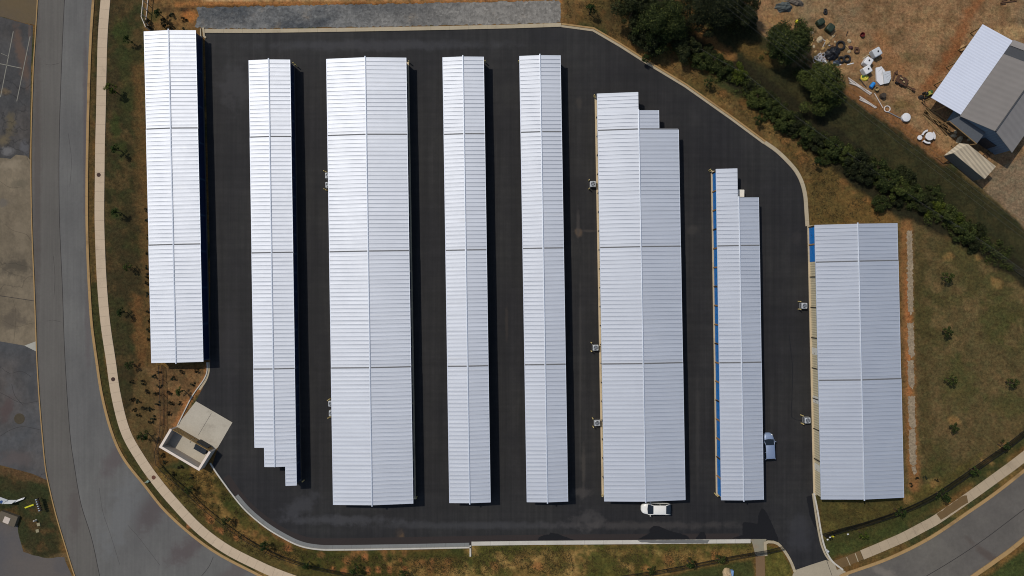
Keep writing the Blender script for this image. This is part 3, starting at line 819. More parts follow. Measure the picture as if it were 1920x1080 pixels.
def storage_building(label, TL, BL, W, tr, secs, left, right, seams, extra=None):
    """secs: stacked (s0, s1, t0, t1) in surveyed units from the north end; left/right: list of (from, to, kind) door runs"""
    O = Vector(P(TL[0], TL[1], ZE)); B = Vector(P(BL[0], BL[1], ZE))
    a = (B - O).normalized(); c = Vector((-a.y, a.x))
    if c.x < 0: c = -c
    root = thing('storage_building', label, 'storage building', (O.x, O.y, 0), math.atan2(c.y, c.x), 'storage buildings with white metal roofs')
    G = lambda s, t: O + a * (s * KE) + c * (t * KE)
    half = max(tr, W - tr)
    rise = half * KE * .078
    lev = lambda s: ZE + DZ * sum(1 for q in seams if s >= q - 1e-6)
    zz = lambda s, t: lev(s) + rise * (1 - abs(t - tr) / half)
    # walls and footing
    def outline(ins):
        q = ins / KE
        lft, rgt = [], []
        n = len(secs)
        for i, (s0, s1, t0, t1) in enumerate(secs):
            def edge(s, top, side, t):
                o = secs[i - 1] if top and i > 0 else (secs[i + 1] if not top and i < n - 1 else None)
                if o is None: return s + q if top else s - q
                other = o[2] if side == 'L' else o[3]
                wider = other < t if side == 'L' else other > t
                same = abs(other - t) < .01
                if same: return s
                if wider: return s + q if not top else s - q  # this one narrower: neighbour's end wall
                return s - q if not top else s + q
            for lst, side, t, sg in ((lft, 'L', t0, 1), (rgt, 'R', t1, -1)):
                lst.append(G(edge(s0, True, side, t), t + sg * q)); lst.append(G(edge(s1, False, side, t), t + sg * q))
        # ends where a narrower section meets a wider one
        pts = lft + rgt[::-1]
        out = []
        for p in pts:
            if not out or (p - out[-1]).length > .01: out.append(p)
        return [(p.x, p.y) for p in out]
    mb = MB(); mb.prism(outline(.16), 0.0, ZE - .12)
    mb.build('wall', WALL_TAN if extra == 'tan' else (WALL_BLUE if extra else WALL_NAVY), root)
    mb = MB(); mb.prism(outline(-.12 if extra else -.02), -.1, .11)
    mb.build('footing', BASE if extra else FOOT_GREY, root)
    # upper wall up to each roof
    pitch = .62 / KE
    for k, (s0, s1, t0, t1) in enumerate(secs):
        zl = lev(s0)
        ts = [t0] + ([tr] if t0 < tr - .5 < t1 - 1 else []) + [t1]
        mb = MB()
        prof = [(t, zz(s0, t)) for t in ts]
        for (ta, za), (tb, zb) in zip(prof, prof[1:]):
            p = [G(s0, ta), G(s0, tb), G(s1, tb), G(s1, ta)]
            z4 = [za, zb, zb, za]
            vs = [(p[i].x, p[i].y, z4[i]) for i in range(4)] + [(p[i].x, p[i].y, zl - .14) for i in range(4)]
            mb.add(vs, [(4, 7, 6, 5), (0, 4, 5, 1), (2, 6, 7, 3)] + ([(3, 7, 4, 0)] if ta == t0 else []) + ([(1, 5, 6, 2)] if tb == t1 else []), 0)
            n = max(1, round((s1 - s0) / pitch))
            for i in range(n):      # every pan is slightly dished
                row = []
                for f in (0, .45, 1):
                    s = s0 + (s1 - s0) * (i + f) / n
                    dip = .009 * random.uniform(.5, 1.4) if f == .45 else 0
                    qa, qb = G(s, ta), G(s, tb)
                    row.append(((qa.x, qa.y, za - dip), (qb.x, qb.y, zb - dip)))
                mb.add([row[0][0], row[0][1], row[1][1], row[1][0], row[2][1], row[2][0]], [(0, 1, 2, 3), (3, 2, 4, 5)], 0)
            hw, hh = .036 / KE, .065
            for i in range(1, n):
                s = s0 + (s1 - s0) * i / n
                e0, e1 = ta + .02 / KE, tb - .02 / KE
                vs = []
                for t in (e0, e1):
                    z = za + (zb - za) * (t - ta) / (tb - ta)
                    for ds, dz in ((-hw, -.004), (-hw * .6, hh), (hw * .6, hh), (hw, -.004)):
                        q = G(s + ds, t); vs.append((q.x, q.y, z + dz))
                mb.add(vs, [(0, 4, 5, 1), (1, 5, 6, 2), (2, 6, 7, 3), (0, 1, 2, 3), (7, 6, 5, 4)], 1)
        rf = mb.build('roof', [ROOF, RIB], root)
        if t0 <= tr + .1 and t1 >= tr - .1:
            mb = MB()
            w = .11 / KE
            ext = .18 / KE
            s_a = s0 - (ext if k == 0 or (secs[k - 1][3] <= tr + 1) or secs[k - 1][2] >= tr - 1 else 0)
            s_b = s1 + (ext if k == len(secs) - 1 else 0)
            vs = []
            zr = zz(s0, tr)
            for s in (s_a, s_b):
                for t, z in ((tr - w, zr - .03), (tr - w * .8, zr + .075), (tr, zr + .10), (tr + w * .8, zr + .075), (tr + w, zr - .03)):
                    q = G(s, t); vs.append((q.x, q.y, z))
            mb.add(vs, [(0, 5, 6, 1), (1, 6, 7, 2), (2, 7, 8, 3), (3, 8, 9, 4), (0, 1, 2, 3, 4), (9, 8, 7, 6, 5)])
            if t1 > tr + 1 or k > 0: mb.build('ridge_cap', CAP, rf)
        # eave gutters
        for t, sg in ((t0, -1), (t1, 1)):
            if abs(t - tr) < 3: continue
            p0, p1 = G(s0, t + sg * .03 / KE), G(s1, t + sg * .03 / KE)
            m = (p0 + p1) / 2
            mb = MB(); mb.box((m.x, m.y, lev(s0) - .055 + (rise * (1 - abs(t - tr) / half))), (.10, (p1 - p0).length - .01, .11), math.atan2(c.y, c.x))
            mb.build('gutter', GUT, rf)
    # dark strips laid along the roof steps
    for q in seams:
        row = [x for x in secs if abs(x[0] - q) < .6][0]
        for ta, tb in ((row[2], min(tr, row[3]) - .17 / KE), (tr + .17 / KE, row[3])):
            if tb - ta < 3: continue
            p = [G(q - .19 / KE, ta), G(q - .19 / KE, tb), G(q + .002 / KE, tb), G(q + .002 / KE, ta)]
            zA, zB = zz(q - 1, ta), zz(q - 1, tb)
            vs = [(p[i].x, p[i].y, (zA, zB, zB, zA)[i] + .072 + .004) for i in range(4)] + [(p[i].x, p[i].y, (zA, zB, zB, zA)[i] - .01) for i in range(4)]
            mb = MB(); mb.add(vs, [(0, 1, 2, 3), (4, 7, 6, 5), (0, 4, 5, 1), (1, 5, 6, 2), (2, 6, 7, 3), (3, 7, 4, 0)])
            mb.build('roof_step_strip', STEP_STRIP, root)
    # doors
    rz = math.atan2(c.y, c.x)
    for side, runs in ((-1, left), (1, right)):
        for (s0, s1, t, kind, sp) in runs:
            n = max(1, round((s1 - s0) / sp))
            step = (s1 - s0) / n
            wall_t = t - side * (.16 / KE)
            for i in range(n):
                s = s0 + (i + .5) * step
                if kind in ('blue', 'shadowed'):
                    q = G(s, wall_t + side * .012 / KE)
                    mb = MB(); mb.box((q.x, q.y, 1.24), (.05, step * KE - .3, 2.26), rz)
                    d = mb.build('door', DOOR_BLUE if kind == 'blue' else DOOR_SHADOWED, root)
                    mb = MB(); q = G(s - .9, wall_t + side * .05 / KE); mb.box((q.x, q.y, 1.0), (.04, .16, .06), rz); mb.build('latch', PIPE_D, d)
                    if extra == 'spouts' or kind == 'blue':
                        q = G(s0 + i * step, wall_t + side * .09 / KE)
                        mb = MB(); mb.box((q.x, q.y, 1.28), (.16, .13, 2.3), rz)
                        mb.build('downspout', PIPE_T if i % 3 else PIPE_D, root)
                elif kind == 'spout':
                    q = G(s0 + i * step, wall_t + side * .06 / KE)
                    mb = MB(); mb.box((q.x, q.y, 1.28), (.12, .12, 2.3), rz)
                    mb.build('downspout', PIPE_D, root)
                elif kind == 'pale':
                    q = G(s, wall_t + side * .012 / KE)
                    mb = MB(); mb.box((q.x, q.y, 1.2), (.05, 1.1, 2.1), rz)
                    d = mb.build('door', DOOR_PALE, root)
                    mb = MB(); q = G(s + 4, wall_t + side * .06 / KE); mb.box((q.x, q.y, 1.05), (.05, .12, .05), rz); mb.build('handle', PIPE_D, d)
    return root


SPC = 36.3
storage_building('narrow storage building closest to the curved road, with navy roller doors along its east side', (270.5, 59), (285.5, 680.5), 95.6, 47.2,
                 [(0, 184.5, 0, 95.6), (184.5, 402, 0, 95.6), (402, 621.6, 0, 95.6)], [], [(2, 619.6, 95.6, 'shadowed', SPC * 2)], [184.5, 402])
storage_building('narrow storage building whose south end steps back twice, second from the curved road', (467, 113), (479, 839), 76, 37.6,
                 [(0, 145.5, 0, 76), (145.5, 362.5, 0, 76), (362.5, 580, 0, 76), (580, 726, 0, 76), (726, 762, 18.5, 76), (762, 798, 57.5, 76)],
                 [(2, 724, 0, 'shadowed', SPC)], [(2, 796, 76, 'shadowed', SPC)], [145.5, 362.5, 580])
storage_building('wide storage building with four condenser units on its west side, between two narrow ones', (612.5, 110.5), (626, 946), 148.3, 73.4,
                 [(0, 145, 0, 148.3), (145, 363, 0, 148.3), (363, 580.5, 0, 148.3), (580.5, 835.5, 0, 148.3)],
                 [(2, 833, 0, 'spout', 72)], [(2, 833, 148.3, 'shadowed', SPC)], [145, 363, 580.5], 'tan')
storage_building('narrow storage building just east of the wide one with four condensers', (830.5, 107.5), (843.5, 942.5), 75.6, 37.6,
                 [(0, 145.8, 0, 75.6), (145.8, 363.2, 0, 75.6), (363.2, 580.3, 0, 75.6), (580.3, 835, 0, 75.6)],
                 [(2, 833, 0, 'shadowed', SPC)], [(2, 833, 75.6, 'shadowed', SPC)], [145.8, 363.2, 580.3])
storage_building('narrow storage building just west of the wide one with a stepped north end', (974.5, 105), (988.5, 941), 75.6, 37.8,
                 [(0, 144.5, 0, 75.6), (144.5, 362.3, 0, 75.6), (362.3, 580, 0, 75.6), (580, 836, 0, 75.6)],
                 [(2, 834, 0, 'shadowed', SPC)], [(2, 834, 75.6, 'shadowed', SPC)], [144.5, 362.3, 580])
storage_building('wide storage building with stepped north end, a white car parked at its south end', (1120, 175.5), (1133.5, 939.5), 150.3, 75.6,
                 [(0, 34, 0, 75.6), (34, 70.3, 0, 113.5), (70.3, 290, 0, 150.3), (290, 508, 0, 150.3), (508, 764, 0, 150.3)],
                 [(2, 762, 0, 'spout', 36.3)], [(72, 762, 150.3, 'shadowed', SPC)], [70.3, 290, 508], 'tan')
storage_building('narrow storage building with bright blue west doors and a blue car on its east side', (1343, 316.8), (1352.6, 937.5), 78, 40.5,
                 [(0, 54.5, 0, 38.6), (54.5, 145.6, 0, 78), (145.6, 364.5, 0, 78), (364.5, 620.7, 0, 78)],
                 [(3, 619, 0, 'blue', SPC)], [(57, 619, 78, 'shadowed', SPC)], [145.6, 364.5], 'spouts')
storage_building('wide storage building on the far east side with tan ribbed walls and two blue doors', (1528, 421.8), (1539.5, 936), 153.8, 77.3,
                 [(0, 71, 0, 153.8), (71, 292.5, 0, 153.8), (292.5, 514.3, 0, 153.8)],
                 [(1.5, 70, 0, 'blue', SPC), (97, 503, 0, 'spout', 58), (231, 246, 0, 'pale', 15), (323, 338, 0, 'pale', 15), (452, 467, 0, 'pale', 15)], [], [71, 292.5], 'tan')

# ------------------------------------------------------------------ condenser units and bollards
PADG = concrete('unit_pad', (92, 92, 92))
AC_BODY = plain('condenser_grey', (172, 177, 184), .5, .2, .12)
AC_DARK = plain('condenser_dark', (30, 31, 34), .6)
AC_FAN = plain('condenser_fan', (120, 128, 140), .4, .4)
BOL = plain('bollard_yellow', (190, 172, 118), .55, 0, .15)


def condenser(x, y, label, rz):
    px, py = P(x, y, .9)
    r = thing('condenser_unit', label, 'air conditioner', (px, py, 0), rz, 'condenser units beside the wide buildings')
    mb = MB(); mb.box((0, 0, .05), (1.02, 1.02, .1)); mb.build('pad', PADG, r, local=True)
    mb = MB(); mb.bbox((0, 0, .52), (.92, .92, .84), .07); mb.build('casing', AC_BODY, r, local=True)
    mb = MB()
    for s in (-1, 1):
        for k in range(9):
            mb.box((s * .462, 0, .2 + k * .075), (.012, .72, .03)); mb.box((0, s * .462, .2 + k * .075), (.72, .012, .03))
    mb.build('louvre', AC_DARK, r, local=True)
    mb = MB(); mb.cyl((0, 0, .936), .36, .012, 24); f = mb.build('fan_well', AC_DARK, r, local=True)
    mb = MB(); mb.cyl((0, 0, .95), .09, .03, 14)
    for k in range(4):
        t = k * math.pi / 2 + .3
        mb.add([(.08 * math.cos(t), .08 * math.sin(t), .955), (.32 * math.cos(t - .1), .32 * math.sin(t - .1), .955), (.32 * math.cos(t + .5), .32 * math.sin(t + .5), .965), (.08 * math.cos(t + .6), .08 * math.sin(t + .6), .965)], [(0, 1, 2, 3)])
    mb.build('fan_blade', AC_FAN, f, local=True)
    mb = MB(); mb.torus((0, 0, .97), .37, .03, 28, 8)
    for q in (.14, .25): mb.torus((0, 0, .985), q, .008, 24, 6)
    for k in range(6):
        t = k * math.pi / 3; mb.tube([(.04 * math.cos(t), .04 * math.sin(t), .99), (.37 * math.cos(t), .37 * math.sin(t), .985)], .008, 6)
    mb.build('fan_guard', AC_BODY, r, local=True)
    mb = MB(); mb.tube([(.46, .2, .4), (.75, .2, .4), (.85, .2, .1)], .03, 8); mb.build('pipe', AC_DARK, r, local=True)


units = [(1508.5, 573.5, 'condenser by the far east tan wall, the northern one of its two', .0), (1514.5, 788.5, 'condenser by the far east tan wall, the southern one of its two', .02),
         (1112, 345, 'condenser alone near the north end of the building with stepped north end', .02), (1117, 652, 'condenser halfway down the west wall of the wide building above the white car', .01),
         (1120, 793.5, 'condenser nearest the white car along the wide building west wall', .03),
         (615, 329, 'northernmost condenser half hidden under the west eave between two yellow bollards', 0), (615.5, 346.5, 'condenser half hidden under a west eave, second from the north', .02),
         (621, 757, 'condenser half hidden under a west eave, third from the north', .01), (622, 775, 'southernmost condenser half hidden under the west eave of its wide building', 0)]
for u in units: condenser(*u)

mb = MB()
mb.lathe((0, 0, 0), [(.085, -.02), (.085, 1.0), (.075, 1.05), (.045, 1.085), (.01, 1.095)], 14)
bol0 = mb.build('bollard', BOL, None, local=True, smooth=True)
spots = [(1501.5, 565.5, 'bollard north of the northern condenser at the far east building'), (1501.5, 580, 'bollard south of the northern condenser at the far east building'),
         (1506, 780, 'bollard north of the southern condenser at the far east building'), (1507, 795.5, 'bollard south of the southern condenser at the far east building'),
         (1105, 337, 'bollard north of the condenser near the stepped north end'), (1105, 353, 'bollard south of the condenser near the stepped north end'),
         (1109.5, 643, 'bollard north of the middle condenser on the wide building above the car'), (1109.5, 659, 'bollard south of the middle condenser on the wide building above the car'),
         (1112, 785.5, 'bollard north of the condenser nearest the white car'), (1113, 801.5, 'bollard south of the condenser nearest the white car'),
         (607, 320, 'outer yellow bollard north of the northern half hidden condenser pair'), (611, 322, 'inner yellow bollard north of the northern half hidden condenser pair'), (607.5, 354, 'outer yellow bollard south of the northern half hidden condenser pair'), (611, 356, 'inner yellow bollard south of the northern half hidden condenser pair'),
         (614, 751, 'outer yellow bollard north of the southern half hidden condenser pair'), (617, 749, 'inner yellow bollard north of the southern half hidden condenser pair'), (615, 784, 'outer yellow bollard south of the southern half hidden condenser pair'), (619, 782, 'inner yellow bollard south of the southern half hidden condenser pair'),
         (549.5, 117.5, 'bollard at the north east corner of the building with the twice stepped south end'), (553.5, 121, 'second bollard off the north east corner of the twice stepped building'),
         (766.5, 114.5, 'bollard at the north east corner of the wide building with four condensers'), (909.5, 113.5, 'bollard at the north east corner of the narrow building mid yard'),
         (972.5, 114, 'bollard at the north west corner of the narrow building west of the stepped one'), (1116, 180.5, 'bollard at the north west corner of the wide building with stepped end'),
         (1114.5, 178, 'outer bollard off the north west corner of the wide stepped building'), (1332.5, 317.5, 'bollard at the north west corner of the bright blue door building'), (1334.5, 320, 'inner bollard at the north west corner of the bright blue door building'),
         (1130, 931, 'bollard at the south west corner of the building above the white car'), (1343, 928, 'bollard at the south west corner of the bright blue door building'), (1346, 930.5, 'inner bollard at the south west corner of the bright blue door building'),
         (566.5, 903.5, 'shaded bollard beside the last step of the twice stepped building'), (780, 934.5, 'shaded bollard at the south east corner of the wide four condenser building')]
for i, (x, y, lab) in enumerate(spots):
    o = bol0 if i == 0 else bol0.copy()
    if i: COL.objects.link(o)
    q = P(x, y, 1.0); o.location = (q[0], q[1], 0)
    tag(o, lab, 'bollard', 'pale yellow guard bollards')

# white utility cabinet at the step of the blue door building
q = P(1389.5, 362.5, 1.1)
r = thing('utility_cabinet', 'cream white utility cabinet standing in the step of the blue door building', 'cabinet', (q[0], q[1], 0), -.02)
CREAM = plain('cabinet_cream', (214, 210, 200), .5, 0, .06)
mb = MB(); mb.box((0, 0, .05), (1.2, 1.35, .12)); mb.build('pad', BASE, r, local=True)
mb = MB(); mb.bbox((0, 0, .55), (.98, 1.1, .9), .05); mb.build('casing', CREAM, r, local=True)
mb = MB(); mb.bbox((0, 0, 1.06), (1.06, 1.18, .14), .06); mb.build('lid', CREAM, r, local=True)
mb = MB(); mb.box((-.5, 0, .6), (.03, .5, .05)); mb.build('handle', AC_DARK, r, local=True)

# ------------------------------------------------------------------ plants
def leaf_mat(name, dark, light, tip=None):
    t = NT(name)
    rnd = t.n('ShaderNodeNewGeometry').outputs['Random Per Island']
    col = t.mix(t.ramp(rnd, 0, 1, smooth=False), D(*dark), D(*light))
    col = t.gain(col, t.math('ADD', t.math('MULTIPLY', t.noise(.9, 5, .7), 1.2), .4))
    oi = t.n('ShaderNodeObjectInfo').outputs['Random']
    col = t.mix(t.ramp(oi, .2, .9, 0, .6), col, t.mix(1.0, col, (1.35, 1.22, .95, 1), 'MULTIPLY'))
    col = t.gain(col, t.ramp(oi, 0, 1, .85, 1.2))
    if tip: col = t.mix(t.ramp(rnd, .86, .98), col, D(*tip))
    m = t.done(col, .75, spec=.08)
    return m


LEAF_DARK = leaf_mat('dark_foliage', (20, 25, 15), (42, 48, 28), (66, 68, 42))
LEAF_MID = leaf_mat('mid_foliage', (29, 37, 18), (60, 69, 34), (84, 88, 47))
LEAF_BRIGHT = leaf_mat('bright_foliage', (36, 46, 16), (72, 82, 30), (96, 102, 44))
LEAF_SAP = leaf_mat('sapling_foliage', (22, 34, 15), (46, 60, 27), (66, 76, 38))
LEAF_SHRUB = leaf_mat('shrub_foliage', (24, 25, 18), (46, 43, 29), (62, 54, 38))
LEAF_GREY = leaf_mat('grey_green_foliage', (26, 31, 24), (48, 53, 40), (70, 72, 56))
BARK = plain('bark', (74, 60, 46), .9, var=.4, scale=8)


def leaves(clumps, n, size, rng, flat=.35):
    """clumps: (x, y, z, rx, ry, rz); a mesh of small folded leaf faces spread through them"""
    cl = np.array(clumps, float)
    vol = cl[:, 3] * cl[:, 4] + .01
    which = rng.choice(len(cl), n, p=vol / vol.sum())
    d = rng.normal(size=(n, 3)); d /= np.linalg.norm(d, axis=1)[:, None]
    rr = rng.random(n) ** .38
    c = cl[which]
    pos = c[:, :3] + d * c[:, 3:6] * rr[:, None]
    pos[:, 2] = np.maximum(pos[:, 2], .04)
    nor = d * .8 + rng.normal(size=(n, 3)) * .55 + np.array([0, 0, flat])
    nor /= np.linalg.norm(nor, axis=1)[:, None]
    u = np.cross(nor, rng.normal(size=(n, 3))); u /= np.linalg.norm(u, axis=1)[:, None] + 1e-9
    v = np.cross(nor, u)
    s = size * rng.uniform(.55, 1.35, n)[:, None]
    q = np.stack([pos - u * s, pos + v * s * .42 + nor * s * .12, pos + u * s, pos - v * s * .42 + nor * s * .12], 1)
    return q.reshape(-1, 3)


def quad_mesh(name, q, mat):
    me = bpy.data.meshes.new(name)
    n = len(q)
    me.vertices.add(n); me.vertices.foreach_set('co', q.astype(np.float32).ravel())
    me.loops.add(n); me.loops.foreach_set('vertex_index', np.arange(n, dtype=np.int32))
    me.polygons.add(n // 4); me.polygons.foreach_set('loop_start', np.arange(0, n, 4, dtype=np.int32)); me.polygons.foreach_set('loop_total', np.full(n // 4, 4, np.int32))
    me.update(); me.materials.append(mat)
    return me


def child(name, me, parent):
    o = bpy.data.objects.new(name, me); COL.objects.link(o); o.parent = parent
    return o


def make_plant(kind, seed, mat, height, radius, nleaf, size, nclump, trunk=True, low=.25, name='tree'):
    """returns (crown mesh, trunk mesh or None) of one individual"""
    rng = np.random.default_rng(seed)
    cl = []
    lobes = [(2 * math.pi * j / 5 + rng.uniform(-.5, .5), rng.uniform(.6, 1.15) if nclump > 20 else 1.0) for j in range(5)]
    for i in range(nclump):
        lt, lr = lobes[rng.integers(5)]
        t = lt + rng.normal(0, .5); r = radius * lr * rng.random() ** .6
        z0 = height * low
        zt = (1 - min(1.0, (r / radius) ** 2) * .78)
        z = z0 + (height - z0) * rng.uniform(.35, 1.0) * zt
        k = radius * (rng.uniform(.13, .36) if nclump > 20 else rng.uniform(.26, .44))
        cl.append((r * math.cos(t), r * math.sin(t), z, k, k * rng.uniform(.7, 1.1), k * rng.uniform(.5, .8)))
    cm = quad_mesh('crown', leaves(cl, nleaf, size, rng), mat)
    tm = None
    if trunk:
        mb = MB()
        rt = max(.02, height * .022)
        mb.tube([(0, 0, -.1), (.02, .01, height * .25), (rng.uniform(-.05, .05) * height, rng.uniform(-.05, .05) * height, height * .6), (0, 0, height * .85)], [rt * 1.3, rt, rt * .7, rt * .3], 8)
        for i in range(min(nclump, 9)):
            c = cl[i]
            mb.tube([(0, 0, height * (.25 + .04 * i)), (c[0] * .5, c[1] * .5, height * (.25 + .04 * i) * .5 + c[2] * .5), (c[0], c[1], c[2])], [rt * .5, rt * .35, rt * .12], 6)
        me = bpy.data.meshes.new('trunk'); me.from_pydata(mb.v, [], mb.f); me.materials.append(BARK); tm = me
    return cm, tm


def plant(name, label, cat, x, y, zc, meshes, rz=0.0, sc=1.0, group=None, surveyed=True):
    q = P(x, y, zc) if surveyed else (x, y)
    r = thing(name, label, cat, (q[0], q[1], 0), rz, group)
    r.scale = (sc, sc, sc)
    child('crown', meshes[0], r)
    if meshes[1] is not None: child('trunk', meshes[1], r)
    return r


# big trees along the wooded line and in the dirt yard
def big(x, y, rad, hgt, mat, label, seed, n=21000, size=.15, nc=58, grp='trees of the wooded line'):
    m = make_plant('tree', seed, mat, hgt, rad, n, size, nc)
    plant('tree', label, 'tree', x, y, hgt * .6, m, seed * 1.3, 1, grp)


big(1190, 12, 3.6, 7.0, LEAF_DARK, 'dark dense tree at the top edge, nearest the north kerb', 101)
big(1236, 38, 4.2, 7.5, LEAF_MID, 'tall green tree second from the north kerb at the head of the wooded line', 102, 26000)
big(1218, 74, 2.5, 4.2, LEAF_DARK, 'shorter tree on the kerb side of the tall one at the head of the line', 103, 12000)
big(1340, 8, 4.4, 7.5, LEAF_DARK, 'large dark tree at the top edge beyond the mown track', 104, 26000)
big(1392, 14, 3.2, 6.0, LEAF_DARK, 'dark tree at the top edge beside the overturned boats', 105, 15000)
big(1480, 78, 4.0, 6.5, LEAF_MID, 'round green tree just west of the scrap heap', 106, 22000)
big(1546, 160, 3.5, 6.0, LEAF_MID, 'round green tree just south of the scrap heap, by the white pipes', 107, 19000)
big(1288, 92, 2.3, 3.6, LEAF_DARK, 'small dark tree where the wooded line narrows to shrubs', 108, 8000, .17, 30)

SH = [make_plant('shrub', 200 + i, [LEAF_MID, LEAF_DARK, LEAF_MID, LEAF_BRIGHT][i], 2.2, 1.9, 5200, .12, 34, low=.05) for i in range(4)]
hedge = [(1316, 108, 0, 1.0), (1340, 112, 2, .9), (1360, 128, 0, .9), (1386, 136, 3, .8), (1330, 96, 1, .7), (1422, 180, 2, 1.0), (1446, 200, 2, 1.0), (1440, 182, 1, .8), (1470, 224, 0, 1.1), (1492, 232, 1, 1.0), (1512, 252, 2, 1.0), (1532, 262, 1, .9),
         (1560, 276, 0, 1.1), (1586, 290, 2, .9), (1610, 296, 1, 1.1), (1624, 320, 1, 1.1), (1648, 314, 2, 1.0), (1668, 338, 0, 1.15), (1690, 352, 2, 1.15), (1700, 332, 1, 1.0), (1716, 366, 0, 1.0), (1654, 382, 0, .85), (1736, 374, 1, 1.0), (1758, 388, 3, .85), (1752, 366, 2, .9),
         (1780, 404, 2, .95), (1796, 412, 3, .7), (1812, 436, 0, 1.05), (1828, 456, 1, .8), (1838, 430, 1, .7), (1600, 322, 1, .7), (1548, 298, 2, .55), (1686, 378, 1, .6), (1406, 162, 1, .6)]
looks = ['loose green', 'dark dense', 'mid green', 'bright yellowish']
for i, (x, y, k, sc) in enumerate(hedge):
    plant('shrub', 'overgrown shrub in the unbroken hedge between the mown strip and the dry slope', 'shrub', x, y, 1.4 * sc, SH[k], i * 1.7, sc, 'shrubs of the overgrown hedge')

# low scrub filling in between the shrubs of the hedge: one mass
def scrub():
    rng = np.random.default_rng(505)
    ln = smooth_line([(1262, 84), (1310, 112), (1370, 146), (1430, 190), (1500, 244), (1560, 284), (1620, 318), (1680, 352), (1740, 388), (1800, 424), (1850, 462), (1885, 494)], 6)
    cl = []
    for (x, y) in ln:
        for k in range(3):
            q = P(x + rng.normal(0, 9), y + rng.normal(0, 9))
            r = rng.uniform(.35, .95)
            cl.append((q[0], q[1], rng.uniform(.15, .8), r, r * rng.uniform(.7, 1.2), r * rng.uniform(.4, .8)))
    for (x, y) in [(1160, 0), (1172, 30), (1200, 60), (1226, 92), (1252, 70), (1270, 60), (1300, 20), (1330, 46), (1370, 50), (1410, 40), (1440, 100), (1512, 60), (1516, 110), (1500, 140), (1545, 190)]:
        for k in range(4):
            q = P(x + rng.normal(0, 8), y + rng.normal(0, 8)); r = rng.uniform(.3, .9)
            cl.append((q[0], q[1], .3, r, r, r * .6))
    return leaves(cl, 30000, .12, rng)
o = bpy.data.objects.new('undergrowth', quad_mesh('undergrowth', scrub(), LEAF_MID)); COL.objects.link(o); tag(o, kind='stuff')

# young planted trees
SAP = [make_plant('sapling', 300 + i, [LEAF_SAP, LEAF_MID, LEAF_SAP, LEAF_BRIGHT][i], 2.6, .72, 620, .10, 14, low=.35) for i in range(4)]
west = [(237, 72, 0, .9, 'young tree at the north end of the strip along the curved road'), (204, 166, 3, 1.25, 'young tree with leaves hanging over the sidewalk along the curved road'), (215, 279, 0, 1.05, 'young tree just inside the sidewalk, upslope from the northern manhole cover'),
        (215, 397, 0, 1.0, 'young tree beside the strip of green grass where the road starts to bend'), (236, 500, 1, .9, 'young tree between the sidewalk and the narrow building, above the clay bank'), (226, 586, 0, 1.0, 'young tree beside the bare clay bank along the curved road'),
        (241, 685, 1, .9, 'young tree level with the south end of the building by the road'), (264, 818, 2, 1.2, 'young tree between the sidewalk and the dumpster enclosure'), (336, 735, 0, .95, 'young tree in the planting bed north of the dumpster enclosure'),
        (353, 920, 1, .9, 'young tree below the dumpster enclosure at the start of the fence bend'), (421, 977, 1, .9, 'young tree on the fence line, first below the dumpster enclosure bend'), (494, 1027, 2, 1.0, 'young tree by the fence where the kerb straightens'),
        (574, 1061, 0, 1.0, 'young tree among red clay spots near the lower picture edge'), (664, 1071, 0, 1.05, 'young tree at the lower edge of the slope, west of the short stub wall'), (755, 1078, 1, .9, 'young tree at the very bottom edge below the short stub wall'),
        (1222, 1072, 1, .9, 'young tree on the south fence line, westernmost of three'), (1294, 1060, 0, 1.1, 'young tree on the south fence line, middle of three'), (1352, 1051, 1, 1.1, 'young tree on the south fence line nearest the earth path'),
        (1621, 1004, 3, 1.0, 'light green young tree on the lawn south of the east fence'), (1690, 961, 2, 1.15, 'young tree on the east fence line, nearest the driveway'), (1773, 931, 0, 1.3, 'young tree on the east fence line beside the silted walk'),
        (1831, 884, 2, 1.0, 'young tree on the east fence line, second from the right edge'), (1887, 838, 0, 1.1, 'young tree on the east fence line closest to the right edge'),
        (1780, 520, 1, 1.15, 'young tree in the east field, northernmost of the column'), (1781, 622, 1, 1.1, 'young tree in the east field, second from the north'), (1787, 712, 1, 1.1, 'young tree in the east field, third from the north'),
        (1902, 719, 1, 1.1, 'young tree in the east field standing apart at the right edge'), (1793, 803, 1, 1.0, 'young tree in the east field, southernmost of the column'),
        (1533, 304, 0, 1.0, 'young tree on the dry slope outside the bend of the north east kerb'), (1330, 154, 1, 1.0, 'young tree halfway up the dry slope above the diagonal kerb'), (1424, 223, 1, 1.0, 'young tree on the dry slope close to the diagonal kerb'),
        (1108, 16, 0, 1.2, 'young tree at the top edge by the end of the gravel bed'), (296, 24, 0, 1.0, 'young tree by the white fence at the north west corner'), (1212, 108, 2, .9, 'young tree between the wooded line and the diagonal kerb')]
for i, (x, y, k, sc, lab) in enumerate(west):
    plant('young_tree', lab, 'young tree', x, y, 1.8 * sc, SAP[k], i * 2.1, sc, 'young planted trees')

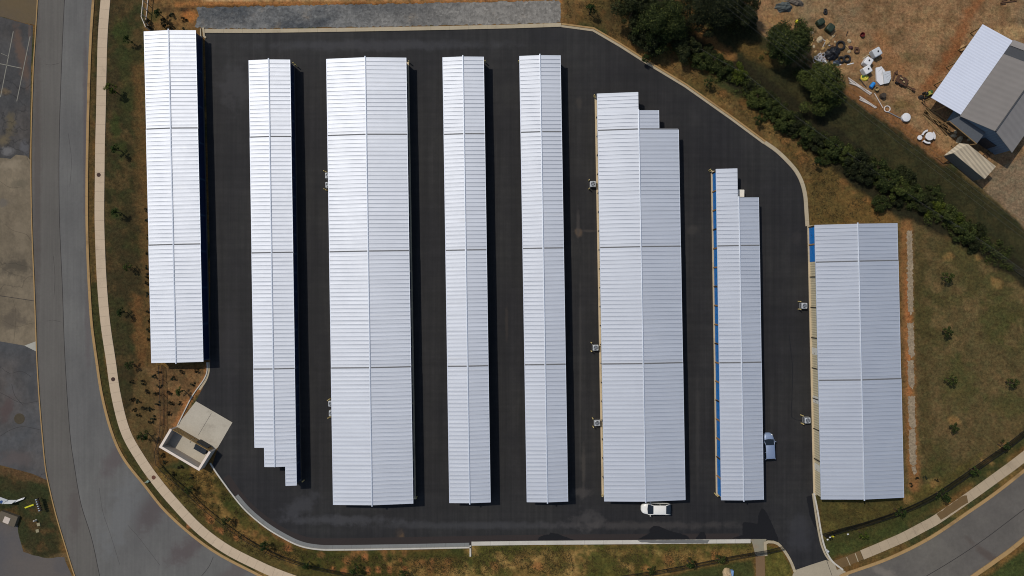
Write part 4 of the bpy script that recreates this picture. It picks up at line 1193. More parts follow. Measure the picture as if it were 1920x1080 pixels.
# low shrubs of the planting bed
LOW = [make_plant('shrub', 400 + i, [LEAF_SHRUB, LEAF_GREY, LEAF_SHRUB][i], .55, .36, 170, .085, 8, trunk=False, low=.1) for i in range(3)]
bed = [(1190, 625), (1155, 670), (1070, 710), (985, 710), (1190, 730), (1100, 775), (1165, 785), (1300, 685), (1360, 630), (1478, 630), (1440, 718), (1265, 785), (985, 830), (1035, 855), (1280, 865), (1350, 870), (1175, 865), (1075, 900), (1000, 910), (1130, 910), (1035, 955), (1270, 945), (1140, 975), (1125, 1005)]
pts = [(x / 4, 540 + y / 4) for x, y in bed] + [(x / 4, 810 + y / 4) for x, y in [(1212, 175), (1237, 225), (1350, 265), (1307, 315), (1428, 340)]]
for i, (x, y) in enumerate(pts):
    south = y > 850
    plant('low_shrub', 'low dark shrub in the mulch just south of the dumpster enclosure' if south else 'low dark shrub in the mulch bed between the narrow building and the dumpster enclosure', 'shrub', x, y, .3, LOW[i % 3], i * 1.1, 1.0 + .2 * ((i * 7) % 5) / 5, 'low shrubs south of the enclosure' if south else 'low shrubs of the planting bed')
row = [(1108, 485), (1112, 580), (1118, 700), (1112, 830), (1113, 920), (1112, 985), (1112, 1040)]
for i, (x, y) in enumerate(row + [(1108, 1135), (1120, 1250), (1122, 1330), (1125, 1390), (1130, 1460)]):
    plant('low_shrub', 'low dark shrub half hidden under the west eave of the building by the road', 'shrub', x / 4 - 1.5, 270 + y / 4, .3, LOW[i % 3], i * .9, 1.2, 'low shrubs along the west wall of the building by the road')
for i, (x, y, lab) in enumerate([(345, 34, 'low shrub right of the grey patch by the north west corner'), (322, 30, 'low shrub between the white fence and the gravel bed'), (308, 44, 'bigger dark shrub above the corner of the building by the road'), (322, 55, 'low shrub touching the north wall of the building by the road, western'), (347, 55, 'low shrub touching the north wall of the building by the road, eastern'), (279, 45, 'dark shrub tucked against the white fence')]):
    plant('low_shrub', lab, 'shrub', x, y, .3, LOW[i % 3], i, 2.0 if i in (2, 5) else 1.3, 'low shrubs at the north west corner')
for i, (x, y, lab) in enumerate([(1720, 895, 'tiny shrub south of the gravel strip, westernmost'), (1736, 897, 'tiny shrub south of the gravel strip, middle one'), (1709, 910, 'tiny shrub south of the gravel strip, nearest the far east building'), (1757, 902, 'tiny green shrub south of the gravel strip, farthest east')]):
    plant('low_shrub', lab, 'shrub', x, y, .3, LOW[i % 3], i, .9, 'tiny shrubs at the end of the gravel strip')

# coarse tufts of grass and weeds over the unmown ground, one mass
def tufts():
    rng = np.random.default_rng(77)
    pools = [([(300, 890), (398, 880), (440, 940), (500, 1010), (600, 1040), (880, 1040), (880, 1078), (620, 1078), (470, 1040), (350, 950)], 5200), ([(886, 1026), (1408, 1022), (1414, 1044), (1300, 1062), (1180, 1078), (886, 1078)], 4200),
             ([(1060, 0), (1150, 0), (1250, 95), (1400, 200), (1560, 300), (1680, 420), (1520, 418), (1518, 340), (1470, 275), (1380, 212), (1200, 90), (1060, 38)], 4200), ([(1545, 940), (1700, 940), (1720, 950), (1640, 990), (1548, 1010)], 600)]
    out = []
    for poly, n in pools:
        a = np.array(poly)
        lo, hi = a.min(0), a.max(0)
        X = rng.uniform(lo[0], hi[0], n * 4); Y = rng.uniform(lo[1], hi[1], n * 4)
        ok = (sdf(X, Y, poly) > 2) & (fbm(X, Y, 26, 91) > .44)
        X, Y = X[ok][:n // 3], Y[ok][:n // 3]
        m = len(X)
        for k in range(7):
            px = (X - 960) * S + rng.normal(0, .15, m); py = -(Y - 540) * S + rng.normal(0, .15, m)
            t = rng.uniform(0, 2 * math.pi, m); h = rng.uniform(.05, .2, m); w = rng.uniform(.012, .035, m)
            c, s = np.cos(t), np.sin(t); l = rng.uniform(.04, .16, m)
            z = np.full(m, .005)
            q = np.stack([np.stack([px - s * w, py + c * w, z], -1), np.stack([px + s * w, py - c * w, z], -1), np.stack([px + s * w * .5 + c * l, py - c * w * .5 + s * l, h], -1), np.stack([px - s * w * .5 + c * l, py + c * w * .5 + s * l, h], -1)], 1)
            out.append(q.reshape(-1, 3))
    return np.concatenate(out)


t = NT('weed_tufts')
rnd = t.n('ShaderNodeNewGeometry').outputs['Random Per Island']
col = t.mix(t.ramp(rnd, .2, .8), D(50, 46, 27), D(84, 71, 44))
WEED = t.done(col, .8, spec=.1)
o = bpy.data.objects.new('grass', quad_mesh('grass', tufts(), WEED)); COL.objects.link(o); tag(o, kind='stuff')


# ------------------------------------------------------------------ fences
def fence(name, label, cat, line, height, mats, post_gap=2.4, picket=.115, pw=.018, rail=.035, post=.06, rails=(.12, .92), mesh=False, grp=None):
    p = W2(smooth_line(line, 12))
    r = thing(name, label, cat, (p[0][0], p[0][1], 0), 0, grp)
    acc = [0.0]
    for i in range(1, len(p)): acc.append(acc[-1] + (Vector(p[i]) - Vector(p[i - 1])).length)
    def at(d):
        for i in range(1, len(p)):
            if d <= acc[i] + 1e-6:
                f = (d - acc[i - 1]) / (acc[i] - acc[i - 1])
                a, b = Vector(p[i - 1]), Vector(p[i])
                return a.lerp(b, f), math.atan2((b - a).y, (b - a).x)
        return Vector(p[-1]), 0.0
    L = acc[-1]
    n = max(1, round(L / post_gap))
    for i in range(n + 1):
        q, an = at(L * i / n)
        mb = MB(); mb.bbox((q.x, q.y, height / 2 + .03), (post, post, height + .06), post * .2, an)
        mb.build('post', mats, r)
    for k in rails:
        mb = MB(); mb.tube([(q[0], q[1], height * k) for q in p], rail, 6)
        mb.build('rail', mats, r)
    mb = MB()
    if mesh:
        m = int(L / .22)
        for i in range(m - 8):
            for a, b in ((0, 1), (1, 0)):
                d0, d1 = i * .22, i * .22 + height * .9
                q0, _ = at(min(d0, L)); q1, _ = at(min(d1, L))
                z0, z1 = (.05, height * .95) if a == 0 else (height * .95, .05)
                mb.tube([(q0.x, q0.y, z0), (q1.x, q1.y, z1)], pw, 3)
        mb.build('chain_link_mesh', mats, r)
    else:
        m = int(L / picket)
        for i in range(m):
            q, an = at(i * picket)
            mb.box((q.x, q.y, height * .5 + .03), (pw, pw, height * .96), an)
        mb.build('picket_panel', mats, r)
    return r


FBLACK = plain('fence_black', (26, 26, 28), .5, .2)
FWHITE = plain('fence_white', (186, 174, 160), .5)
FGALV = plain('fence_galvanised', (74, 74, 70), .8)
fence('picket_fence', 'black picket fence curving past the dumpster enclosure and along the south slope', 'fence',
      [(304, 684), (306, 720), (307, 760), (307, 800), (302, 828), (296, 848), (300, 868), (322, 892), (350, 915), (380, 945), (417, 975), (455, 1003), (493, 1025), (540, 1046), (600, 1064), (700, 1082), (830, 1100)], 1.3, FBLACK, pw=.02)
fence('picket_fence', 'black picket fence on the south lawn crossing the earth path', 'fence',
      [(1030, 1100), (1120, 1086), (1215, 1072), (1300, 1057), (1380, 1041), (1440, 1031), (1466, 1024)], 1.4, FBLACK, pw=.034)
fence('picket_fence', 'black picket fence on the east lawn running from the driveway to the right edge', 'fence',
      [(1541, 1001), (1575, 991), (1620, 979), (1680, 959), (1740, 932), (1790, 900), (1840, 865), (1890, 830), (1930, 798), (2000, 745)], 1.5, FBLACK, pw=.042)
fence('rail_fence', 'short cream rail fence above the corner of the building by the road', 'fence',
      [(282, -30), (278, 0), (276, 20), (274, 38), (279, 50), (282, 57)], 1.5, FWHITE, 1.15, .6, .012, .075, .12, (.05, .97))
fence('chain_link_fence', 'galvanised chain link fence running through the overgrown hedge', 'fence',
      [(1150, -60), (1200, 10), (1262, 66), (1330, 112), (1382, 140), (1415, 164), (1480, 220), (1570, 284), (1640, 332), (1720, 386), (1790, 430), (1840, 462), (1890, 498), (1950, 542), (2040, 610)], 1.8, FGALV, 3.0, .5, .002, .02, .05, (.03, .98), True)

# ------------------------------------------------------------------ dumpster enclosure
STUCCO = concrete('enclosure_block', (176, 166, 156), 0, dirtamt=.2)
COPING = concrete('enclosure_coping', (206, 194, 184), 0, dirtamt=.1)
FLOORC = concrete('enclosure_floor', (150, 146, 134), 0, dirt=(104, 96, 82), dirtamt=.4)
WOODG = ribbed('gate_boards', (128, 106, 68), 3.5, 'X', .8)
HW = 2.0
cs = [Vector(P(x, y, HW)) for x, y in [(318.7, 804), (298.3, 838.5), (373.2, 882.6), (394.7, 848)]]   # NW, W, S, E corners along the outer wall tops
pad = [Vector(P(*q)) for q in [(367.6, 752.3), (435.8, 792), (409.3, 837.8), (334, 796)]]
sheet('concrete_pad', [(367.6, 752.3), (435.8, 792), (409.3, 837.8), (404.5, 842.5), (383.5, 875.5), (312, 833), (331, 799)], PAD, .035)
strip('path_joint', [(396.5, 775), (372, 816)], .05, M_crack, z=.035, h=.002, smooth=False)
ctr = sum(cs, Vector((0, 0))) / 4
enc = thing('dumpster_enclosure', 'three sided block dumpster enclosure with pale coping and a slatted wooden gate', 'enclosure', (ctr.x, ctr.y, 0), math.atan2((cs[3] - cs[0]).y, (cs[3] - cs[0]).x))
wt = .30
e = (cs[3] - cs[0]).normalized(); d = (cs[1] - cs[0]).normalized()
def wallseg(a, b, inward, nm, h=HW, th=wt):
    a2, b2 = a + inward * th, b + inward * th
    mb = MB(); mb.prism([tuple(a), tuple(b), tuple(b2), tuple(a2)], 0, h - .08)
    w_ = mb.build(nm, STUCCO, enc)
    o3 = .03
    dr = (b - a).normalized()
    mb = MB(); mb.prism([tuple(a - inward * o3 - dr * o3), tuple(b - inward * o3 + dr * o3), tuple(b2 + inward * o3 + dr * o3), tuple(a2 + inward * o3 - dr * o3)], h - .08, h)
    mb.build('coping', COPING, w_)
wallseg(cs[0], cs[1], e, 'wall')
wallseg(cs[1] + e * (wt + .062), cs[2], -d, 'wall')
wallseg(cs[3], cs[2] - d * (wt + .064), -e, 'wall')
gp = 1.75
for k in range(2):
    a = cs[0] + e * (.32 + k * ((cs[3] - cs[0]).length / 2 - .3)); b = a + e * ((cs[3] - cs[0]).length / 2 - .36)
    mb = MB()
    L = (b - a).length; nb = 16
    for i in range(nb):
        q = a.lerp(b, (i + .5) / nb); mb.box((q.x, q.y, .12 + gp / 2), (L / nb * .74, .06, gp), math.atan2(e.y, e.x))
    for z in (.3, 1.0, 1.7):
        q = a.lerp(b, .5) + d * .06; mb.box((q.x, q.y, z), (L, .05, .1), math.atan2(e.y, e.x))
    gt = mb.build('gate', plain('gate_wood', (150, 122, 78), .8, var=.35), enc)
    mb = MB(); q = (b if k == 0 else a) + d * .1; mb.tube([(q.x, q.y, .05), (q.x, q.y, 1.5)], .025, 8); mb.tube([(q.x, q.y, 1.4), (q.x + d.x * .5, q.y + d.y * .5, 1.4)], .02, 8)
    mb.build('latch', PIPE_D, gt)
q = Vector(P(378, 839, 1.0))
dm = thing('dumpster', 'dark green dumpster with sloped plastic lids inside the block enclosure', 'dumpster', (q.x, q.y, 0), math.atan2(e.y, e.x))
DK = plain('dumpster_green', (26, 34, 36), .5); LID = plain('dumpster_lid', (30, 36, 42), .55)
mb = MB(); mb.prism([(-1.0, -.7), (1.0, -.7), (1.0, .7), (-1.0, .7)], .15, [1.05, 1.05, 1.3, 1.3]); mb.build('body', DK, dm, local=True)
for s in (-1, 1):
    mb = MB(); mb.add([(s * .5 - .49, -.75, 1.08), (s * .5 + .49, -.75, 1.08), (s * .5 + .49, .72, 1.34), (s * .5 - .49, .72, 1.34), (s * .5 - .49, -.75, 1.13), (s * .5 + .49, -.75, 1.13), (s * .5 + .49, .72, 1.39), (s * .5 - .49, .72, 1.39)], [(3, 2, 1, 0), (4, 5, 6, 7), (0, 1, 5, 4), (1, 2, 6, 5), (2, 3, 7, 6), (3, 0, 4, 7)])
    mb.build('lid', LID, dm, local=True)
    mb = MB(); mb.box((s * 1.08, 0, .8), (.12, .9, .14)); mb.build('lift_pocket', DK, dm, local=True)
    mb = MB()
    for y in (-.55, .55): mb.cyl((s * .8 - .04, y, .08), .08, .08, 12, axis='X')
    mb.build('wheel', AC_DARK, dm, local=True)

# manhole covers and small street fittings
IRON = plain('rusty_iron', (96, 62, 48), .8, .2, .4, 8); IRON_D = plain('dark_iron', (62, 44, 38), .8, .2, .4, 8)
for (x, y, m, lab) in [(185.5, 328, IRON_D, 'dark iron manhole cover in the straight part of the sidewalk'), (212.5, 711, IRON_D, 'brown manhole cover in the sidewalk where it starts to bend'), (288.5, 895, IRON, 'rust coloured manhole cover in the sidewalk near the dumpster enclosure')]:
    q = P(x, y)
    mb = MB(); mb.lathe((q[0], q[1], .055), [(.33, 0), (.33, .012), (.30, .016), (.28, .010), (.01, .012)], 24)
    for k in range(5): mb.box((q[0], q[1] - .2 + k * .1, .068), (.4 if abs(k - 2) < 2 else .25, .03, .008))
    tag(mb.build('manhole_cover', m), lab, 'manhole cover', 'manhole covers in the sidewalk')
q = P(36.5, 785)
mb = MB(); mb.lathe((q[0], q[1], .010), [(.85, 0), (.82, .014), (.6, .016), (.55, .004), (.01, .006)], 28); tag(mb.build('manhole_cover', plain('drain_brass', (60, 52, 36), .8)), 'wide mossy drain cover in the dark lot west of the road', 'manhole cover')
q = P(276.5, 903, .3)
r = thing('water_meter', 'small pale meter box between road kerb and sidewalk near the rusty cover', 'meter box', (q[0], q[1], 0), .6)
mb = MB(); mb.bbox((0, 0, .16), (.5, .36, .36), .04); mb.build('box', plain('meter_green', (110, 128, 116), .6), r, local=True)
mb = MB(); mb.cyl((-.3, .06, 0), .07, .5, 10); mb.build('cap', FWHITE, r, local=True)


# ------------------------------------------------------------------ cars
def car(label, x, y, rz, L, Wd, Hh, paint, hatch=False, rear=.42):
    q = P(x, y, .0)
    r = thing('car', label, 'car', (q[0], q[1], 0), rz, 'cars parked in the yard')
    GL = plain('car_glass', (18, 24, 28), .12, .0, .1, spec=.6)
    TY = plain('tyre_rubber', (24, 24, 24), .85); RIMM = plain('wheel_rim', (150, 152, 156), .35, .7)
    hl, hw = L / 2, Wd / 2
    belt = .93 if not hatch else 1.02
    # stations: x, half width, deck height, nose drop
    st = [(-hl, .50, .60), (-hl + .05, .70, .70), (-hl + .22, .86, .84), (-hl + .55, .95, belt - .02), (-hl + 1.1, .985, belt), (-.3, 1.0, belt + .01), (.6, 1.0, belt), (hl - 1.35, .985, belt - .03), (hl - .7, .95, belt - .12), (hl - .3, .84, belt - .2), (hl - .08, .62, .64), (hl, .42, .55)]
    if hatch: st[1] = (-hl + .05, .72, .86); st[2] = (-hl + .2, .88, .99); st[3] = (-hl + .55, .96, belt); st[-4:] = [(hl - .75, .93, belt - .08), (hl - .34, .80, belt - .18), (hl - .10, .58, .68), (hl, .36, .55)]
    mb = MB()
    prof = lambda w, z: [(-w * .93, .20), (-w * .99, .34), (-w, .55), (-w * .975, z * .86 + .02), (-w * .90, z - .015), (-w * .5, z + .018), (0, z + .028), (w * .5, z + .018), (w * .90, z - .015), (w * .975, z * .86 + .02), (w, .55), (w * .99, .34), (w * .93, .20)]
    vs = []
    for (sx, sw, sz) in st: vs += [(sx, py * 1.0, pz) for py, pz in prof(hw * sw, sz)]
    n = 13
    fs = []
    for k in range(len(st) - 1):
        for i in range(n - 1): fs.append((k * n + i, k * n + i + 1, k * n + n + i + 1, k * n + n + i))
        fs.append((k * n + n - 1, k * n, k * n + n, k * n + 2 * n - 1))
    fs += [tuple(range(n)), tuple(range(len(st) * n - 1, len(st) * n - n - 1, -1))]
    mb.add(vs, fs); mb.build('body', paint, r, local=True, smooth=True)
    # greenhouse
    xb0, xb1 = (-hl + .10, hl - 1.02) if hatch else (-hl + .62, hl - 1.38)
    xt0, xt1 = (-hl + rear, hl - 1.85) if hatch else (-hl + 1.25, hl - 2.15)
    wb, wt_ = hw * .90, hw * (.74 if hatch else .72)
    zb, zt = belt - .01, Hh - .03
    B4 = [(xb0, -wb, zb), (xb1, -wb, zb), (xb1, wb, zb), (xb0, wb, zb)]
    T4 = [(xt0, -wt_, zt), (xt1, -wt_, zt), (xt1, wt_, zt), (xt0, wt_, zt)]
    def pane(nm, a, b, c_, d_, bow=(0, 0, 0)):
        A, B_, C_, D_ = map(Vector, (a, b, c_, d_))
        m1 = (A + B_) / 2 + Vector(bow); m2 = (C_ + D_) / 2 + Vector(bow) * .6
        mb = MB(); mb.add([A, m1, B_, C_, m2, D_], [(0, 1, 4, 5), (1, 2, 3, 4)]); return mb.build(nm, GL, r, local=True, smooth=True)
    pane('windshield', B4[1], B4[2], T4[2], T4[1], (.10, 0, 0))
    pane('rear_window', B4[3], B4[0], T4[0], T4[3], (-.06, 0, 0))
    for s, ids in ((-1, (0, 1)), (1, (3, 2))):
        a, b = B4[ids[0]], B4[ids[1]]; c_, d_ = T4[ids[1]], T4[ids[0]]
        pane('side_window', a, b, c_, d_)
    # roof with pillars
    mb = MB()
    xs = [xt0 - .05, xt0 + .08, (xt0 + xt1) / 2, xt1 - .08, xt1 + .05]
    rows = []
    for k, sx in enumerate(xs):
        e_ = .0 if k in (0, 4) else 1.0
        rows.append([(sx, -wt_ - .03, zt - .02), (sx, -wt_ * .9, zt + .03 * e_ + .005), (sx, 0, zt + .055 * e_ + .012), (sx, wt_ * .9, zt + .03 * e_ + .005), (sx, wt_ + .03, zt - .02)])
    vs = [p for rr in rows for p in rr]
    mb.add(vs, [(k * 5 + i, k * 5 + i + 1, k * 5 + 6 + i, k * 5 + 5 + i) for k in range(4) for i in range(4)])
    for a, b in zip(B4, T4):
        A, B_ = Vector(a), Vector(b)
        mb.tube([A, A.lerp(B_, .5) + Vector((0, 0, .01)), B_], [.06, .05, .05], 8)
    for s in (-1, 1):
        xm = (xt0 + xt1) / 2 - .05
        mb.tube([(xm - .05, s * (wb + .005), zb), (xm, s * (wt_ + .005), zt)], .045, 6)
    mb.build('roof', paint, r, local=True, smooth=True)
    for sx in (hl - .85, -hl + .85):
        for s in (-1, 1):
            w_ = thing('wheel', None, None, (sx, s * (hw - .12), .32)); w_.parent = r
            m1 = MB(); m1.torus((0, 0, 0), .24, .085, 24, 10, M=Matrix.Rotation(math.pi / 2, 3, 'X')); m1.build('tyre', TY, w_, local=True, smooth=True)
            m1 = MB(); m1.cyl((0, -.06, 0), .19, .12, 18, axis='Y'); m1.build('rim', RIMM, w_, local=True)
    LW = plain('lamp_clear', (220, 224, 226), .15); LR = plain('lamp_red', (130, 16, 16), .3)
    for s in (-1, 1):
        mb = MB(); mb.bbox((hl - .36, s * hw * .60, belt - .24), (.26, .26, .12), .04, s * -.5); mb.build('headlight', LW, r, local=True)
        mb = MB(); mb.bbox((-hl + .12, s * hw * .60, .72), (.16, .28, .14), .04, s * .4); mb.build('taillight', LR, r, local=True)
        mb = MB(); mb.bbox((xb1 - .35, s * (hw + .10), belt + .06), (.12, .2, .14), .03); mb.tube([(xb1 - .33, s * (hw - .06), belt), (xb1 - .35, s * (hw + .04), belt + .03)], .025, 6); mb.build('mirror', paint, r, local=True)
        mb = MB()
        for sx in (.45, -.62): mb.box((sx, s * (hw - .012), belt - .17), (.18, .03, .03))
        mb.build('door_handle', RIMM, r, local=True)
    mb = MB(); mb.box((hl - .06, 0, .42), (.1, hw * 1.2, .16)); mb.build('grille', AC_DARK, r, local=True)
    mb = MB(); mb.box((-hl + .0, 0, .55), (.03, .5, .14)); mb.build('number_plate', LW, r, local=True)
    return r


PW = plain('paint_white', (216, 216, 214), .32, 0, .04, spec=.5)
def paint_metal(name, rgb):
    t = NT(name); t.b.inputs['Coat Weight'].default_value = .5
    return t.done(D(*rgb), .42, .45, spec=.5)
PB = paint_metal('paint_silver_blue', (138, 154, 182))
car('white car with dark rear glass parked against the south end of the stepped wide building', 1228, 951, math.pi - .01, 4.65, 1.86, 1.5, PW, True, .92)
car('silver blue car parked on the east side of the bright blue door building', 1438, 835, math.pi / 2 + .05, 4.3, 1.80, 1.5, PB, True)

# ------------------------------------------------------------------ barn and shed of the dirt yard
def sheet_metal(name, rgb, ang, sc, rough=.5, metal=.2, amt=.12, stain=.2):
    t = NT(name)
    x = t.n('ShaderNodeSeparateXYZ'); t.link(t.vec(rot=(0, 0, ang)), x.inputs[0])
    wv = t.math('SINE', t.math('MULTIPLY', x.outputs['X'], 2 * math.pi * sc))
    g = t.math('ADD', t.math('MULTIPLY', wv, amt), t.math('ADD', t.math('MULTIPLY', t.noise(.5, 5, .65), stain * 2), 1 - stain))
    return t.done(t.gain(D(*rgb), g), rough, metal, bump=wv, bs=.4, bd=.03, spec=.4)


AV = math.atan2(-.575, .818)
W_ROOF = sheet_metal('white_ribbed_roof', (190, 196, 212), math.pi / 2 - AV, 2.2, .45, .1, .06, .06)
G_ROOF = sheet_metal('grey_felt_roof', (108, 104, 102), math.pi / 2 - AV, 1.1, .8, 0, .04, .16)
G_ROOF3 = sheet_metal('grey_felt_roof_lightened', (124, 120, 118), math.pi / 2 - AV, 1.1, .8, 0, .04, .16)  # slope facing away from the sun, its colour lightened to offset shade
G_ROOF2 = sheet_metal('light_grey_roof', (122, 118, 116), math.pi / 2 - AV, 1.1, .8, 0, .04, .12)
B_WALL = sheet_metal('blue_grey_siding', (92, 112, 132), -AV, 2.0, .6, .1, .06, .15)
SLATE = plain('dark_slate', (54, 56, 60), .7)
TIMBER = plain('weathered_timber', (128, 102, 66), .85, var=.4, scale=5)
o0 = (812.6 * S, 313.5 * S)
bn = thing('barn', 'large barn with grey pitched roof and a white metal lean-to roof in the dirt yard', 'barn', (o0[0], o0[1], 0), AV)
mb = MB()
LEN, ZL, ZR = 14.0, 3.9, 6.0
mb.add([(.15, .1, 0), (9.55, .1, 0), (9.55, .1, ZL - .12), (4.85, .1, ZR - .14), (.15, .1, ZL - .12), (.15, LEN, 0), (9.55, LEN, 0), (9.55, LEN, ZL - .12), (4.85, LEN, ZR - .14), (.15, LEN, ZL - .12)],
       [(0, 1, 2, 3, 4), (9, 8, 7, 6, 5), (0, 4, 9, 5), (1, 6, 7, 2)])
mb.build('wall', B_WALL, bn, local=True)
def slope(name, xa, za, xb, zb, y0, y1, mat, th=.1, parent=bn):
    mb = MB()
    mb.add([(xa, y0, za), (xb, y0, zb), (xb, y1, zb), (xa, y1, za), (xa, y0, za - th), (xb, y0, zb - th), (xb, y1, zb - th), (xa, y1, za - th)], [(0, 1, 2, 3), (7, 6, 5, 4), (0, 4, 5, 1), (1, 5, 6, 2), (2, 6, 7, 3), (3, 7, 4, 0)])
    return mb.build(name, mat, parent, local=True)
r1 = slope('roof', -.02, ZL, 4.85, ZR, -.3, 11.4, G_ROOF)
slope('roof', 4.87, ZR, 9.75, ZL, -.3, LEN, G_ROOF3)
slope('roof', -.02, ZL + .06, 4.85, ZR + .06, 13.0, LEN, G_ROOF2)
slope('dark_roof_band', -.02, ZL - .08, 4.85, ZR - .08, 11.4, 13.0, SLATE)  # dark band across the west slope, set slightly lower
mb = MB(); mb.tube([(4.86, -.32, ZR + .02), (4.86, 11.4, ZR + .02)], .12, 8); mb.build('ridge_cap', SLATE, r1, local=True)
lt = slope('lean_to_roof', -5.0, 3.0, -.04, 3.82, 0, 13.9, W_ROOF, .08)
for x, y in [(-4.8, .2), (-4.8, 3.6), (-4.8, 7.0), (-4.8, 10.4), (-4.8, 13.7), (-2.4, .2)]:
    mb = MB(); mb.box((x, y, 1.45 + (.2 if x > -4 else 0)), (.14, .14, 2.9 + (.38 if x > -4 else 0))); mb.build('post', TIMBER, bn, local=True)
mb = MB(); mb.add([(.1, -.02, 3.3), (4.7, -.02, 3.7), (4.9, -1.8, 3.0), (-.6, -1.3, 2.9), (.1, -.02, 3.22), (4.7, -.02, 3.62), (4.9, -1.8, 2.92), (-.6, -1.3, 2.82)], [(0, 1, 2, 3), (7, 6, 5, 4), (0, 4, 5, 1), (1, 5, 6, 2), (2, 6, 7, 3), (3, 7, 4, 0)])
mb.build('porch_roof', plain('porch_felt', (74, 78, 84), .7), bn, local=True)
mb = MB(); mb.tube([(-.6, -1.32, 2.9), (4.9, -1.82, 3.0)], .07, 6); mb.tube([(4.9, -1.8, 3.0), (3.0, -3.4, .3)], .06, 6); mb.build('porch_beam', TIMBER, bn, local=True)
for x, y in [(-.5, -1.25), (4.8, -1.7)]:
    mb = MB(); mb.box((x, y, 1.4), (.12, .12, 2.8)); mb.build('post', TIMBER, bn, local=True)
mb = MB(); mb.box((6.8, .05, 1.2), (2.2, .06, 2.4)); mb.build('door', SLATE, bn, local=True)

zs = 2.7
A, B_, C_, E_ = [Vector((*P(x, y, z), z)) for x, y, z in [(1787.5, 287, 2.6), (1815, 270, 2.9), (1867, 312, 2.9), (1846, 335.5, 2.6)]]
sh = thing('shed', 'small shed with rust streaked cream corrugated roof beside the barn', 'shed', ((A.x + C_.x) / 2, (A.y + C_.y) / 2, 0), AV)
S_ROOF = sheet_metal('cream_corrugated_roof', (160, 149, 130), R(-40), 1.9, .7, .05, .2, .22)
S_WALL = plain('shed_wall_grey', (92, 90, 84), .8, var=.3)
c0 = (A + B_ + C_ + E_) / 4
ins = lambda q: c0.lerp(q, .965)
mb = MB(); mb.prism([tuple(ins(q))[:2] for q in (A, B_, C_, E_)], 0, [2.5] * 4); mb.build('wall', S_WALL, sh)
mb = MB()
q4 = [A, B_, C_, E_]
mb.add([tuple(q) for q in q4] + [(q.x, q.y, q.z - .09) for q in q4], [(0, 1, 2, 3), (7, 6, 5, 4), (0, 4, 5, 1), (1, 5, 6, 2), (2, 6, 7, 3), (3, 7, 4, 0)])
n = 26
for i in range(n + 1):
    a, b = A.lerp(E_, i / n), B_.lerp(C_, i / n)
    mb.tube([a + Vector((0, 0, .012)), b + Vector((0, 0, .012))], .03, 5)
mb.build('roof', S_ROOF, sh)
F_, G_ = [Vector((*P(x, y, z), z)) for x, y, z in [(1770, 291.5, 2.2), (1799, 268.5, 2.35)]]
mb = MB(); q4 = [A - Vector((0, 0, .05)), B_ - Vector((0, 0, .05)), G_, F_]
mb.add([tuple(q) for q in q4] + [(q.x, q.y, q.z - .05) for q in q4], [(0, 1, 2, 3), (7, 6, 5, 4), (0, 4, 5, 1), (1, 5, 6, 2), (2, 6, 7, 3), (3, 7, 4, 0)])
mb.build('awning', S_ROOF, sh)
for q in (F_, G_):
    mb = MB(); mb.box((q.x + .12, q.y + .05, 1.06), (.09, .09, 2.12)); mb.build('post', TIMBER, sh)

# ------------------------------------------------------------------ things lying about the dirt yard
WHITE = plain('yard_white', (200, 200, 204), .5, 0, .08); OFFW = plain('yard_off_white', (176, 180, 186), .6, 0, .12); PVC = plain('pvc_white', (190, 182, 176), .5, 0, .15)
BLACKP = plain('black_plastic', (20, 20, 24), .5); RUB = plain('old_rubber', (30, 29, 30), .85); RUST = plain('rusty_steel', (82, 58, 44), .85, .2, .4, 6); RED = plain('faded_red', (92, 28, 28), .7)
YEL = plain('yellow_plastic', (206, 190, 70), .5); BLUE = plain('blue_plastic', (36, 120, 190), .4); GRN = plain('dark_green_plastic', (32, 46, 32), .6); PALE = plain('pale_scrap', (164, 150, 124), .8, var=.35)
CARD = plain('straw_scrap', (160, 132, 88), .85, var=.35); GREY = plain('grey_tarp', (72, 78, 78), .8, var=.3); TAND = plain('tan_bucket', (158, 138, 100), .7)


def T(name, label, cat, x, y, rz=0.0, z=.0, grp=None):
    q = P(x, y, z)
    return thing(name, label, cat, (q[0], q[1], 0), rz, grp)


def one(name, label, cat, x, y, shape, mat, rz=0.0, grp=None, smooth=False):
    q = P(x, y, .2)
    mb = MB(); shape(mb)
    o = mb.build(name, mat, None, local=True, smooth=smooth)
    o.location = (q[0], q[1], 0); o.rotation_euler = (0, 0, rz)
    return tag(o, label, cat, grp)


def tank(x, y, rz, lab, mat, s=1.25):
    r = T('water_tank', lab, 'tank', x, y, rz, .9, 'white cube tanks in the dirt yard')
    mb = MB(); mb.bbox((0, 0, .62), (s, s * .95, 1.05), .12); mb.build('body', mat, r, local=True)
    mb = MB(); mb.box((0, 0, .06), (s * .98, s * .9, .12)); mb.build('pallet', TIMBER, r, local=True)
    mb = MB(); mb.cyl((.12, .02, 1.14), .13, .05, 16); mb.build('cap', BLACKP, r, local=True)
    mb = MB(); mb.torus((.12, .02, 1.15), .17, .025, 18, 8); mb.build('cap_ring', mat, r, local=True)
    return r
tank(1644, 98, .5, 'greyish cube tank, farthest from the white slabs', OFFW, 1.35)
tank(1628, 115.5, 1.0, 'white rounded cube tank, the middle one of three', WHITE, 1.25)
tank(1626, 131, .55, 'white cube tank nearest the yellow and green bag', WHITE, 1.25)


